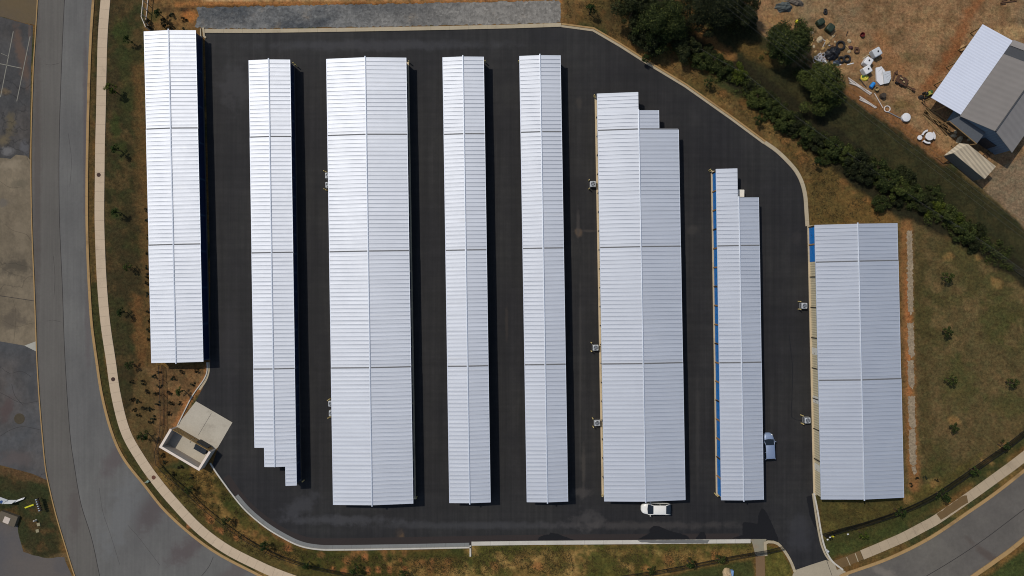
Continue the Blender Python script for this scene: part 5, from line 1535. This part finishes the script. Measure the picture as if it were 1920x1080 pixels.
def slabs(lab, pts, z, h, mat):
    q = [P(*p) for p in pts]
    c = (sum(a[0] for a in q) / len(q), sum(a[1] for a in q) / len(q))
    r = thing('foam_slab', lab, 'slab', (c[0], c[1], 0), 0, 'white slabs stacked in the dirt yard')
    mb = MB(); mb.prism(q, z, z + h); mb.build('panel', mat, r)
    mb = MB()
    for i in range(3):
        a = Vector(q[0]).lerp(Vector(q[3]), .25 + .25 * i); b = Vector(q[1]).lerp(Vector(q[2]), .25 + .25 * i)
        mb.tube([(a.x, a.y, z + h + .005), (b.x, b.y, z + h + .005)], .02, 5)
    mb.build('strap', plain('strap_grey', (130, 132, 136), .7), r)
slabs('lower white slab of the stack, the larger one below', [(1640.5, 128), (1651, 125.5), (1658, 134), (1659, 157), (1649, 160.5), (1642, 153)], 0, .30, WHITE)
slabs('upper white slab lying across the other slab', [(1652.5, 137), (1666, 134.5), (1667.5, 148), (1663.5, 157), (1655, 159)], .31, .22, OFFW)


def heap(mb, rx, ry, h, seed, n=14):
    rnd = random.Random(seed)
    ring = []
    for k, (f, z) in enumerate([(1, 0), (.9, .45), (.62, .85), (.25, 1.0)]):
        row = []
        for i in range(n):
            t = 2 * math.pi * i / n; g = f * rnd.uniform(.8, 1.15)
            row.append((rx * g * math.cos(t), ry * g * math.sin(t), h * z * rnd.uniform(.75, 1.1)))
        ring.append(row)
    vs = [p for row in ring for p in row] + [(0, 0, h)]
    fs = [(k * n + i, k * n + (i + 1) % n, k * n + n + (i + 1) % n, k * n + n + i) for k in range(3) for i in range(n)] + [(3 * n + i, 3 * n + (i + 1) % n, 4 * n) for i in range(n)]
    mb.add(vs, fs)
def barrel(mb, r=.3, h=.9): mb.lathe((0, 0, 0), [(r * .92, 0), (r, .04), (r, h * .32), (r * 1.06, h * .34), (r, h * .36), (r, h * .64), (r * 1.06, h * .66), (r, h * .68), (r, h - .04), (r * .9, h), (r * .86, h - .03), (.02, h - .03)], 18)
def tyre(mb, r=.4): mb.torus((0, 0, .13), r, .13, 24, 10)


yb = T('feed_bag', 'bright yellow bag with a dark green bundle on it, south of the cube tanks', 'bag', 1621, 146)
mb = MB(); heap(mb, .62, .5, .4, 3); mb.build('bag', YEL, yb, local=True)
mb = MB(); heap(mb, .26, .26, .55, 4, 10); mb.v = [(a - .3, b + .12, c) for a, b, c in mb.v]; mb.build('bundle', plain('green_bundle', (48, 92, 40), .7), yb, local=True)
bd = T('barrel', 'bright blue plastic barrel lying by the white pipes', 'barrel', 1633.5, 161, .9)
mb = MB(); mb.cyl((-.45, 0, .33), .30, .9, 18, axis='X'); 
for x in (-.2, .2): mb.cyl((x - .03, 0, .33), .325, .06, 18, axis='X')
mb.build('body', BLUE, bd, local=True)
mb = MB(); mb.cyl((.45, .1, .42), .05, .04, 10, axis='X'); mb.build('bung', BLACKP, bd, local=True)
one('bucket', 'tan bucket next to the blue barrel', 'bucket', 1643, 167, lambda m: m.lathe((0, 0, 0), [(.26, 0), (.33, .5), (.30, .5), (.24, .08), (.02, .08)], 16), TAND)
one('barrel', 'dark rusty barrel standing between the pipes and the brown trailer', 'barrel', 1654.5, 180, lambda m: barrel(m, .42, .7), plain('burnt_barrel', (60, 52, 44), .9))
one('bucket', 'dark red bucket on bare dirt north of the cube tanks', 'bucket', 1616.5, 65.5, lambda m: m.lathe((0, 0, 0), [(.3, 0), (.36, .45), (.32, .45), (.26, .06), (.02, .06)], 16), RED)
one('tyre_stack', 'small dark heap of rubber on bare dirt in the north of the yard', 'tyre', 1548, 23, lambda m: (tyre(m, .22), m.torus((.05, .35, .12), .2, .1, 18, 8)), RUB)
one('bin', 'dark green bin beside the round tree, the western of two', 'bin', 1537, 43, lambda m: m.bbox((0, 0, .45), (1.2, 1.0, .9), .2), GRN, .5)
one('bin', 'dark green bin nearest the scrap heap, the eastern of two', 'bin', 1555, 54, lambda m: m.bbox((0, 0, .45), (1.3, 1.2, .9), .22), GRN, .9)
one('ball', 'bright yellow ball at the edge of the round tree', 'ball', 1494, 41, lambda m: m.lathe((0, 0, 0), [(.02, 0), (.2, .05), (.3, .2), (.3, .38), (.2, .52), (.06, .57)], 16), plain('ball_yellow', (214, 206, 30), .5), smooth=True)
one('tarp_heap', 'oval grey tarp covered heap at the top edge, the larger one', 'tarp', 1470, 13, lambda m: heap(m, 1.45, .85, .7, 12, 20), GREY, -.1)
one('tarp_heap', 'long grey covered heap cut by the top edge', 'tarp', 1491, 2, lambda m: heap(m, 1.5, .6, .6, 13, 20), plain('grey_brown_tarp', (96, 88, 80), .8), -.35)
one('tyre', 'large tractor tyre lying at the top of the scrap heap', 'tyre', 1576, 85, lambda m: m.torus((0, 0, .2), .62, .16, 28, 10), RUB)
one('tyre', 'tyre at the southern end of the scrap heap near two white boards', 'tyre', 1588, 110, lambda m: m.torus((0, 0, .2), .48, .17, 28, 10), RUB)
one('tyre', 'tyre half under the black plastic in the middle of the scrap heap', 'tyre', 1577, 112, lambda m: m.torus((0, 0, .2), .42, .15, 28, 10), RUB)
one('plastic_heap', 'crumpled black plastic sheeting in the middle of the scrap heap', 'plastic sheeting', 1561, 100, lambda m: heap(m, 1.35, 1.0, .75, 15, 22), BLACKP, .5)
one('plastic_heap', 'dark blue grey crumpled sheeting between the tyres', 'plastic sheeting', 1570, 117, lambda m: heap(m, .65, .5, .4, 16, 16), plain('blue_grey_plastic', (52, 62, 76), .5), .2)
def tangle(m):
    rnd = random.Random(5)
    for i in range(12):
        a = (rnd.uniform(-.9, .9), rnd.uniform(-.7, .7))
        m.torus((a[0] * .7, a[1] * .7, .15 + .05 * i), rnd.uniform(.2, .5), .035, 18, 6, M=Matrix.Rotation(rnd.uniform(-.5, .5), 3, 'X') @ Matrix.Rotation(rnd.uniform(-.5, .5), 3, 'Y'))
one('hose_coil', 'tangled white hose at the west side of the scrap heap', 'hose', 1535, 108, tangle, plain('hose_white', (180, 182, 192), .5))
scr = [(1523, 60, .32, 'small white scrap piece at the foot of the green bins', PALE), (1538, 73, .62, 'pale crumpled crate in the north of the scrap heap', PALE), (1552, 78, .5, 'straw coloured scrap right of the pale crate', CARD), (1593, 76, .42, 'pale scrap piece farthest north east of the heap', PALE), (1593, 96, .32, 'pale scrap beside the dark red drum pieces', PALE),
       (1544, 90, .35, 'straw coloured scrap between hose and black sheeting', CARD), (1527, 86, .28, 'small pale scrap at the tree edge of the heap', PALE), (1549, 115, .35, 'white scrap bag south of the tangled hose', WHITE), (1560, 135, .25, 'pale scrap by the tree south of the heap', PALE), (1530, 96, .25, 'dull scrap just north of the tangled hose', CARD)]
for i, (x, y, s, lab, m) in enumerate(scr): one('scrap_piece', lab, 'scrap', x, y, lambda mm, s=s, i=i: heap(mm, s, s * .75, s * .6, 40 + i, 7), m, i * .8, 'loose pieces of the scrap heap')
rs = random.Random(99)
for i in range(34):
    x, y = rs.gauss(1556, 20), rs.gauss(92, 19)
    if x < 1518 or (x - 1546) ** 2 + (y - 160) ** 2 < 1600: x, y = 1530 + i * 2.2, 66 + (i * 13) % 60
    s_ = rs.uniform(.09, .24)
    one('scrap_bit', 'tiny scrap bit strewn over and around the scrap heap', 'scrap', x, y, (lambda mm, s=s_, i=i: heap(mm, s, s * .6, s * .6, 140 + i, 6)) if i % 3 else (lambda mm, s=s_: mm.box((0, 0, .06), (s * 4.5, .07, .06))), [PALE, CARD, RUST, OFFW, BLACKP][i % 5], rs.uniform(0, 3), 'tiny bits strewn over the scrap heap')
one('drum', 'dark red drum piece east of the tractor tyre', 'drum', 1595.5, 89, lambda m: heap(m, .4, .35, .4, 60, 9), plain('maroon_scrap', (64, 38, 40), .8))
one('drum', 'brown rusty drum piece east of the maroon one', 'drum', 1606.5, 95, lambda m: (m.torus((0, 0, .2), .33, .14, 18, 8), m.box((0, .4, .15), (.5, .3, .3))), RUST)
def plank(name, lab, cat, x0, y0, x1, y1, w, h, mat, z=0.0, grp=None, rnd=False):
    a, b = Vector(P(x0, y0)), Vector(P(x1, y1)); m = (a + b) / 2
    mb = MB()
    if rnd: mb.tube([(a.x - m.x, a.y - m.y, z + w / 2), (b.x - m.x, b.y - m.y, z + w / 2)], w / 2, 10)
    else: mb.box((0, 0, z + h / 2), ((b - a).length, w, h), math.atan2((b - a).y, (b - a).x))
    o = mb.build(name, mat, None, local=True); o.location = (m.x, m.y, 0)
    return tag(o, lab, cat, grp)
for q in [(1567, 123, 1577, 121, 'white board west of the southern tyre', WHITE), (1588, 121.5, 1600, 118.5, 'white board east of the southern tyre', WHITE), (1548, 113, 1557, 124, 'tan board pointing from the hose to the tree', CARD), (1560, 117, 1561, 128, 'straw board lying upright below the black sheeting', CARD), (1575, 128, 1583, 131, 'small tan board between the heap and the round tree', CARD), (1520, 86, 1526, 74, 'straw pole left of the pale crate', CARD), (1585, 85, 1594, 94, 'straw board between tractor tyre and maroon drum', CARD), (1617, 110, 1634, 99, 'thin pale hose between the greyish and the middle tank', PALE), (1611, 148, 1624, 164, 'dark pole leaning towards the blue barrel', PIPE_D)]:
    plank('board', q[4], 'board', q[0], q[1], q[2], q[3], .14, .08, q[5])
for i, q in enumerate([(1590, 146, 1633, 176, 'first white pipe, longest and uppermost of the northern bundle'), (1591, 150, 1631, 178, 'white pipe running just under the longest in the northern bundle'), (1593, 153, 1617, 168, 'short white pipe at the lower left of the northern bundle'), (1605, 158, 1634, 175, 'white pipe crossing the upper right of the northern bundle'), (1592, 156, 1612, 163, 'flat white pipe spreading out of the northern bundle'),
                       (1611, 181, 1643, 202, 'white pipe uppermost in the southern bundle'), (1612, 184, 1641, 203, 'white pipe in the middle of the southern bundle'), (1611, 187, 1632, 197, 'short white pipe lowest in the southern bundle'), (1639, 175, 1655, 203, 'single white pipe lying apart, pointing at the white ring'), (1664, 210, 1690, 223, 'grey pipe between white ring and white disc')]):
    plank('plastic_pipe', q[4], 'pipe', q[0], q[1], q[2], q[3], .16 if i != 8 else .12, .1, PVC if i != 9 else plain('pipe_grey', (120, 120, 122), .5), .02 * (i % 3), 'white plastic pipes by the round tree', True)
one('white_ring', 'white ring lying open between the pipes and the weeds', 'ring', 1664, 204, lambda m: m.torus((0, 0, .12), .46, .09, 28, 10), PVC)
wt_ = T('round_tank', 'round white lidded tank standing alone on bare dirt', 'tank', 1699, 220, 0, .5)
mb = MB(); mb.lathe((0, 0, 0), [(.60, 0), (.62, .5), (.66, .52), (.66, .6), (.4, .64), (.02, .66)], 28); mb.build('body', WHITE, wt_, local=True)
mb = MB(); mb.torus((0, 0, .56), .665, .03, 28, 8); mb.build('rim', OFFW, wt_, local=True)
one('stool', 'small round white stool beside the picnic table', 'stool', 1723, 258.5, lambda m: m.lathe((0, 0, 0), [(.2, 0), (.16, .1), (.16, .38), (.38, .4), (.38, .48), (.02, .5)], 22), WHITE)
pt = T('picnic_table', 'round white picnic table with three curved benches', 'table', 1741.5, 256, .2, .5)
mb = MB(); mb.lathe((0, 0, 0), [(.62, .70), (.66, .72), (.66, .77), (.62, .79), (.02, .79)], 28); mb.build('table_top', WHITE, pt, local=True)
mb = MB(); mb.lathe((0, 0, 0), [(.32, 0), (.15, .1), (.13, .7)], 16); mb.build('leg', OFFW, pt, local=True)
for k in range(3):
    a = 1.5 + k * 2.09
    mb = MB()
    vs = []
    for i in range(9):
        t_ = a + i * .15
        for rr, z in ((.85, .40), (1.12, .40), (1.12, .47), (.85, .47)): vs.append((rr * math.cos(t_), rr * math.sin(t_), z))
    mb.add(vs, [(i * 4 + j, i * 4 + (j + 1) % 4, i * 4 + 4 + (j + 1) % 4, i * 4 + 4 + j) for i in range(8) for j in range(4)] + [(0, 1, 2, 3), (35, 34, 33, 32)])
    for i in (1, 7): 
        t_ = a + i * .15; mb.cyl((.98 * math.cos(t_), .98 * math.sin(t_), 0), .08, .4, 10)
    mb.build('bench', WHITE, pt, local=True)
tr = T('trailer', 'brown rusty flat trailer with a drawbar east of the white slabs', 'trailer', 1690.5, 151.5, -.52, .4)
mb = MB(); mb.box((0, 0, .5), (1.9, 1.1, .1))
for k in range(6): mb.box((-.8 + k * .32, 0, .57), (.1, 1.1, .05))
mb.build('deck', RUST, tr, local=True)
mb = MB(); mb.box((1.7, -.25, .42), (1.7, .16, .12)); mb.box((2.35, -.28, .45), (.5, .35, .14)); mb.build('drawbar', RUST, tr, local=True)
for x in (-.5, .3):
    for y in (-.62, .62):
        w_ = thing('wheel', None, None, (x, y, .28)); w_.parent = tr
        m1 = MB(); m1.torus((0, 0, 0), .2, .08, 18, 8, M=Matrix.Rotation(math.pi / 2, 3, 'X')); m1.build('tyre', RUB, w_, local=True)
        m1 = MB(); m1.cyl((0, -.05, 0), .15, .1, 12, axis='Y'); m1.build('rim', RUST, w_, local=True)
mb = MB(); mb.box((-.3, .1, .72), (.5, .16, .2)); mb.box((.3, -.15, .7), (.3, .2, .16)); mb.build('load', plain('load_straw', (150, 132, 96), .8), tr, local=True)
one('jack_stand', 'dark rusty stand with a tall bar just west of the trailer', 'stand', 1678, 140, lambda m: (m.box((0, -.3, .1), (.2, 1.2, .14)), m.cyl((.1, .35, 0), .22, .35, 12), m.box((.15, .6, .2), (.1, .5, .1))), RUST, -.3)
mw = T('mower', 'yellow green mower with dark wheels under the corner of the white lean-to', 'mower', 1740, 176, .4, .4)
mb = MB(); mb.bbox((.1, 0, .5), (1.0, .6, .4), .1); mb.build('body', plain('mower_yellow', (150, 150, 70), .5), mw, local=True)
mb = MB(); mb.bbox((.5, .1, .55), (.4, .5, .4), .08); mb.build('hood', plain('mower_green', (62, 88, 46), .5), mw, local=True)
mb = MB(); mb.bbox((-.35, .1, .75), (.4, .45, .3), .08); mb.build('seat', BLACKP, mw, local=True)
for x, y, rr in [(-.45, .42, .26), (-.45, -.42, .26), (.5, .38, .18), (.5, -.38, .18)]:
    m1 = MB(); m1.torus((x, y, rr + .04), rr * .7, rr * .4, 18, 8, M=Matrix.Rotation(math.pi / 2, 3, 'X')); m1.build('wheel', RUB, mw, local=True)
one('barrow', 'dark upturned barrow left of the mower', 'barrow', 1728, 182, lambda m: (heap(m, .5, .35, .4, 70, 10), m.tube([(0, -.2, .3), (.1, -1.2, .1)], .04, 6), m.tube([(.3, -.2, .3), (.4, -1.2, .1)], .04, 6)), RUB, .2)
one('rock', 'tan boulder against the white lean-to roof edge', 'rock', 1806, 90, lambda m: heap(m, .7, .45, .4, 71, 10), plain('boulder', (150, 120, 84), .9), 1.0)
for i in range(13):
    t_ = i / 12
    off = (i % 5) * 3.4 - 6
    x0, y0 = 1731 + off * .55 + 8 * random.random(), 204 - off * .8 + 4 * random.random()
    ln = random.uniform(38, 62)
    wob = random.uniform(-.13, .13)
    plank('timber_plank', 'weathered brown plank in the long timber pile beside the barn', 'plank', x0, y0 + 3, x0 + ln * (.80 - wob), y0 + 3 + ln * (.66 + wob), random.uniform(.12, .26), .09, plain('pile_timber', (92, 72, 46), .9, var=.45, scale=5) if i % 4 else plain('pile_timber_pale', (128, 104, 70), .9, var=.45, scale=5), .09 * (i // 5), 'planks of the timber pile')
for i, (x, y, s, lab) in enumerate([(1790, 254, .5, 'pale rubble lump at the end of the timber pile, westernmost'), (1800, 262, .7, 'largest pale rubble lump between timber pile and shed'), (1793, 247, .35, 'white lump just under the barn porch'), (1808, 270, .4, 'pale rubble lump touching the shed roof edge'), (1818, 261, .35, 'pale rubble lump under the barn wall')]):
    one('rubble_lump', lab, 'rubble', x, y, lambda m, s=s, i=i: heap(m, s, s * .6, s * .6, 80 + i, 9), PALE, i, 'pale rubble by the shed')
for i, (x, y, lab) in enumerate([(1850, 291, 'dark ladder like rack leaning by the barn wall'), ]):
    one('ladder', lab, 'ladder', x, y, lambda m: ([m.box((0, s_ * .35, .15), (3.2, .07, .07)) for s_ in (-1, 1)], [m.box((-1.4 + .35 * k, 0, .15), (.07, .7, .05)) for k in range(9)]), RUST, .7)
one('steel_frame', 'dark steel frame lying on the dirt at the top right edge', 'frame', 1892, 3, lambda m: (m.box((0, 0, .1), (2.6, .12, .12)), m.box((-.6, .3, .1), (.9, .1, .12)), m.box((.8, .3, .1), (1.1, .1, .12)), m.box((-.9, -.25, .1), (.8, .08, .1))), RUST, .12)

# overhead cables along the wooded line
CAB = plain('cable_grey', (80, 82, 82), .7)
for i, (off, z, lab) in enumerate([(0, 7.6, 'overhead cable, the one nearest the storage yard'), (9, 8.0, 'overhead cable, second from the storage yard'), (18, 8.0, 'overhead cable, third from the storage yard'), (27, 8.6, 'overhead cable, the one nearest the scrap heap')]):
    pts_ = []
    for k in range(17):
        f = k / 16; x = 1180 + 900 * f; y = -132 + 700 * f
        q = P(x + off * .62, y - off * .78, z); pts_.append((q[0], q[1], z - 3.2 * f * (1 - f)))
    mb = MB(); mb.tube(pts_, .008, 5); tag(mb.build('overhead_cable', CAB), lab, 'cable', 'overhead cables')

# ------------------------------------------------------------------ verge at the lower left
BW = plain('banner_white', (196, 198, 202), .6, 0, .1); BB = plain('banner_blue', (50, 78, 130), .6)
line_ = [(-18, 926), (-2, 930), (17, 937), (33, 937), (49, 931)]
q = P(15, 934)
bnr = thing('banner', 'bent white banner with a blue patch on the grass west of the road', 'banner', (q[0], q[1], 0))
for i in range(4):
    a, b = P(*line_[i]), P(*line_[i + 1]); hgt = [1.0, 1.1, 1.0, .55][i]
    mb = MB(); mb.add([(a[0], a[1], .15), (b[0], b[1], .15), (b[0] - .25, b[1] - .35, hgt if i < 3 else .3), (a[0] - .25, a[1] - .35, hgt)], [(0, 1, 2, 3)])
    pn = mb.build('panel', BW, bnr)
    if i == 1:
        mb = MB(); mb.add([(a[0] * .45 + b[0] * .55 - .1, a[1] * .45 + b[1] * .55 - .17, .6), (b[0] - .1, b[1] - .13, .5), (b[0] - .28, b[1] - .33, 1.08), (a[0] * .45 + b[0] * .55 - .26, a[1] * .45 + b[1] * .55 - .33, 1.08)], [(0, 1, 2, 3)]); mb.build('emblem', BB, pn)
for p_ in (line_[0], line_[2], line_[4]):
    a = P(*p_); mb = MB(); mb.tube([(a[0], a[1], -.1), (a[0] - .05, a[1] - .08, .8)], .025, 6); mb.build('stake', PIPE_D, bnr)
plank('yellow_board', 'thin bright yellow board on the grass beside the white banner', 'board', 47, 952, 63.5, 946, .22, .08, plain('board_yellow', (188, 184, 30), .6))
q = P(80, 943)
ms = thing('mailbox_stand', 'stand of six dark mailboxes with pale tops at the road edge', 'mailbox stand', (q[0], q[1], 0), math.atan2(-22, 7))
ms.rotation_euler = (0, 0, R(-73))
mb = MB(); mb.box((0, 0, .8), (2.0, .1, .1)); mb.build('rail', TIMBER, ms, local=True)
for x in (-.9, .9):
    mb = MB(); mb.box((x, 0, .4), (.1, .1, .8)); mb.build('post', TIMBER, ms, local=True)
for k in range(6):
    x = -.9 + k * .36
    mb = MB()
    prof = [(-.12, .86), (.12, .86), (.12, 1.0), (.07, 1.08), (-.07, 1.08), (-.12, 1.0)]
    mb.add([(x + a, y, z) for y in (-.28, .28) for a, z in prof], [tuple(range(6)), tuple(range(11, 5, -1))] + [(i, (i + 1) % 6, 6 + (i + 1) % 6, 6 + i) for i in range(6)])
    bx_ = mb.build('mailbox', BLACKP, ms, local=True)
    mb = MB(); mb.bbox((x, -.08, 1.095), (.16, .22, .03), .01); mb.build('lid', plain('mailbox_top', (150, 160, 170), .5), bx_, local=True)
q = P(19, 971)
va = thing('utility_vault', 'low concrete vault with a pale square lid on the grass by the lot corner', 'vault', (q[0], q[1], 0), R(-20))
mb = MB(); mb.bbox((0, 0, .3), (2.9, 1.75, .6), .05); mb.build('box', concrete('vault_concrete', (86, 78, 66), 0, dirtamt=.5), va, local=True)
mb = MB(); mb.bbox((-.05, -.2, .62), (.98, 1.0, .07), .02, -.05); mb.build('lid', plain('vault_lid', (182, 170, 160), .8, 0, .12), va, local=True)
one('hydrant', 'small white and dark hydrant on the grass west of the road', 'hydrant', 66, 976, lambda m: (m.lathe((0, 0, 0), [(.16, 0), (.12, .06), (.12, .45), (.15, .5), (.08, .62), (.02, .66)], 14), m.cyl((-.22, 0, .36), .05, .44, 10, axis='X')), plain('hydrant_white', (170, 166, 160), .5))
for x, y, lab in [(71, 984, 'small square valve cover nearest the hydrant'), (69, 996, 'small square valve cover farther south of the hydrant')]:
    one('valve_cover', lab, 'valve cover', x, y, lambda m: m.bbox((0, 0, .05), (.5, .5, .1), .02), plain('valve_pale', (134, 126, 100), .8), .2, 'valve covers in the grass')

# driveway mouth
fl = T('flower_clump', 'low dark planting with a bright yellow bloom by the driveway fence end', 'flowers', 1558, 1004)
mk = make_plant('clump', 500, LEAF_DARK, .5, .7, 300, .1, 9, trunk=False, low=.05); child('leaves', mk[0], fl)
mk = make_plant('bloom', 501, plain('bloom_yellow', (206, 196, 50), .6), .62, .26, 90, .08, 4, trunk=False, low=.5); o = child('bloom', mk[0], fl); o.location = (.2, .1, 0)
for x, y, lab in [(1556, 1007, 'small white spotlight beside the yellow bloom'), (1551.5, 1011.5, 'small white spotlight closest to the driveway kerb'), (1589.5, 1001.5, 'small white spotlight farther along the east fence')]:
    one('spotlight', lab, 'spotlight', x, y, lambda m: (m.cyl((0, 0, 0), .03, .2, 8), m.bbox((0, 0, .26), (.26, .2, .16), .04)), WHITE, .5, 'garden spotlights by the driveway')
kp = T('keypad_post', 'slim white keypad post beside the driveway kerb', 'keypad', 1547.5, 1028.5, .5)
mb = MB(); mb.box((0, 0, .5), (.1, .1, 1.0)); mb.build('post', WHITE, kp, local=True)
mb = MB(); mb.bbox((-.1, 0, 1.08), (.3, .24, .34), .03); mb.build('keypad', OFFW, kp, local=True)

bo = T('boulder', 'pale tan boulder with a blue flat piece beside it, cut by the bottom edge', 'boulder', 1364, 1077, .2, .3)
mb = MB(); heap(mb, .75, .9, .8, 91, 14); mb.build('stone', plain('boulder_tan', (168, 148, 118), .85, var=.4), bo, local=True)
mb = MB(); mb.bbox((.75, .1, .3), (.4, .9, .5), .06, -.3); mb.build('blue_piece', plain('pale_blue', (112, 146, 190), .5), bo, local=True)
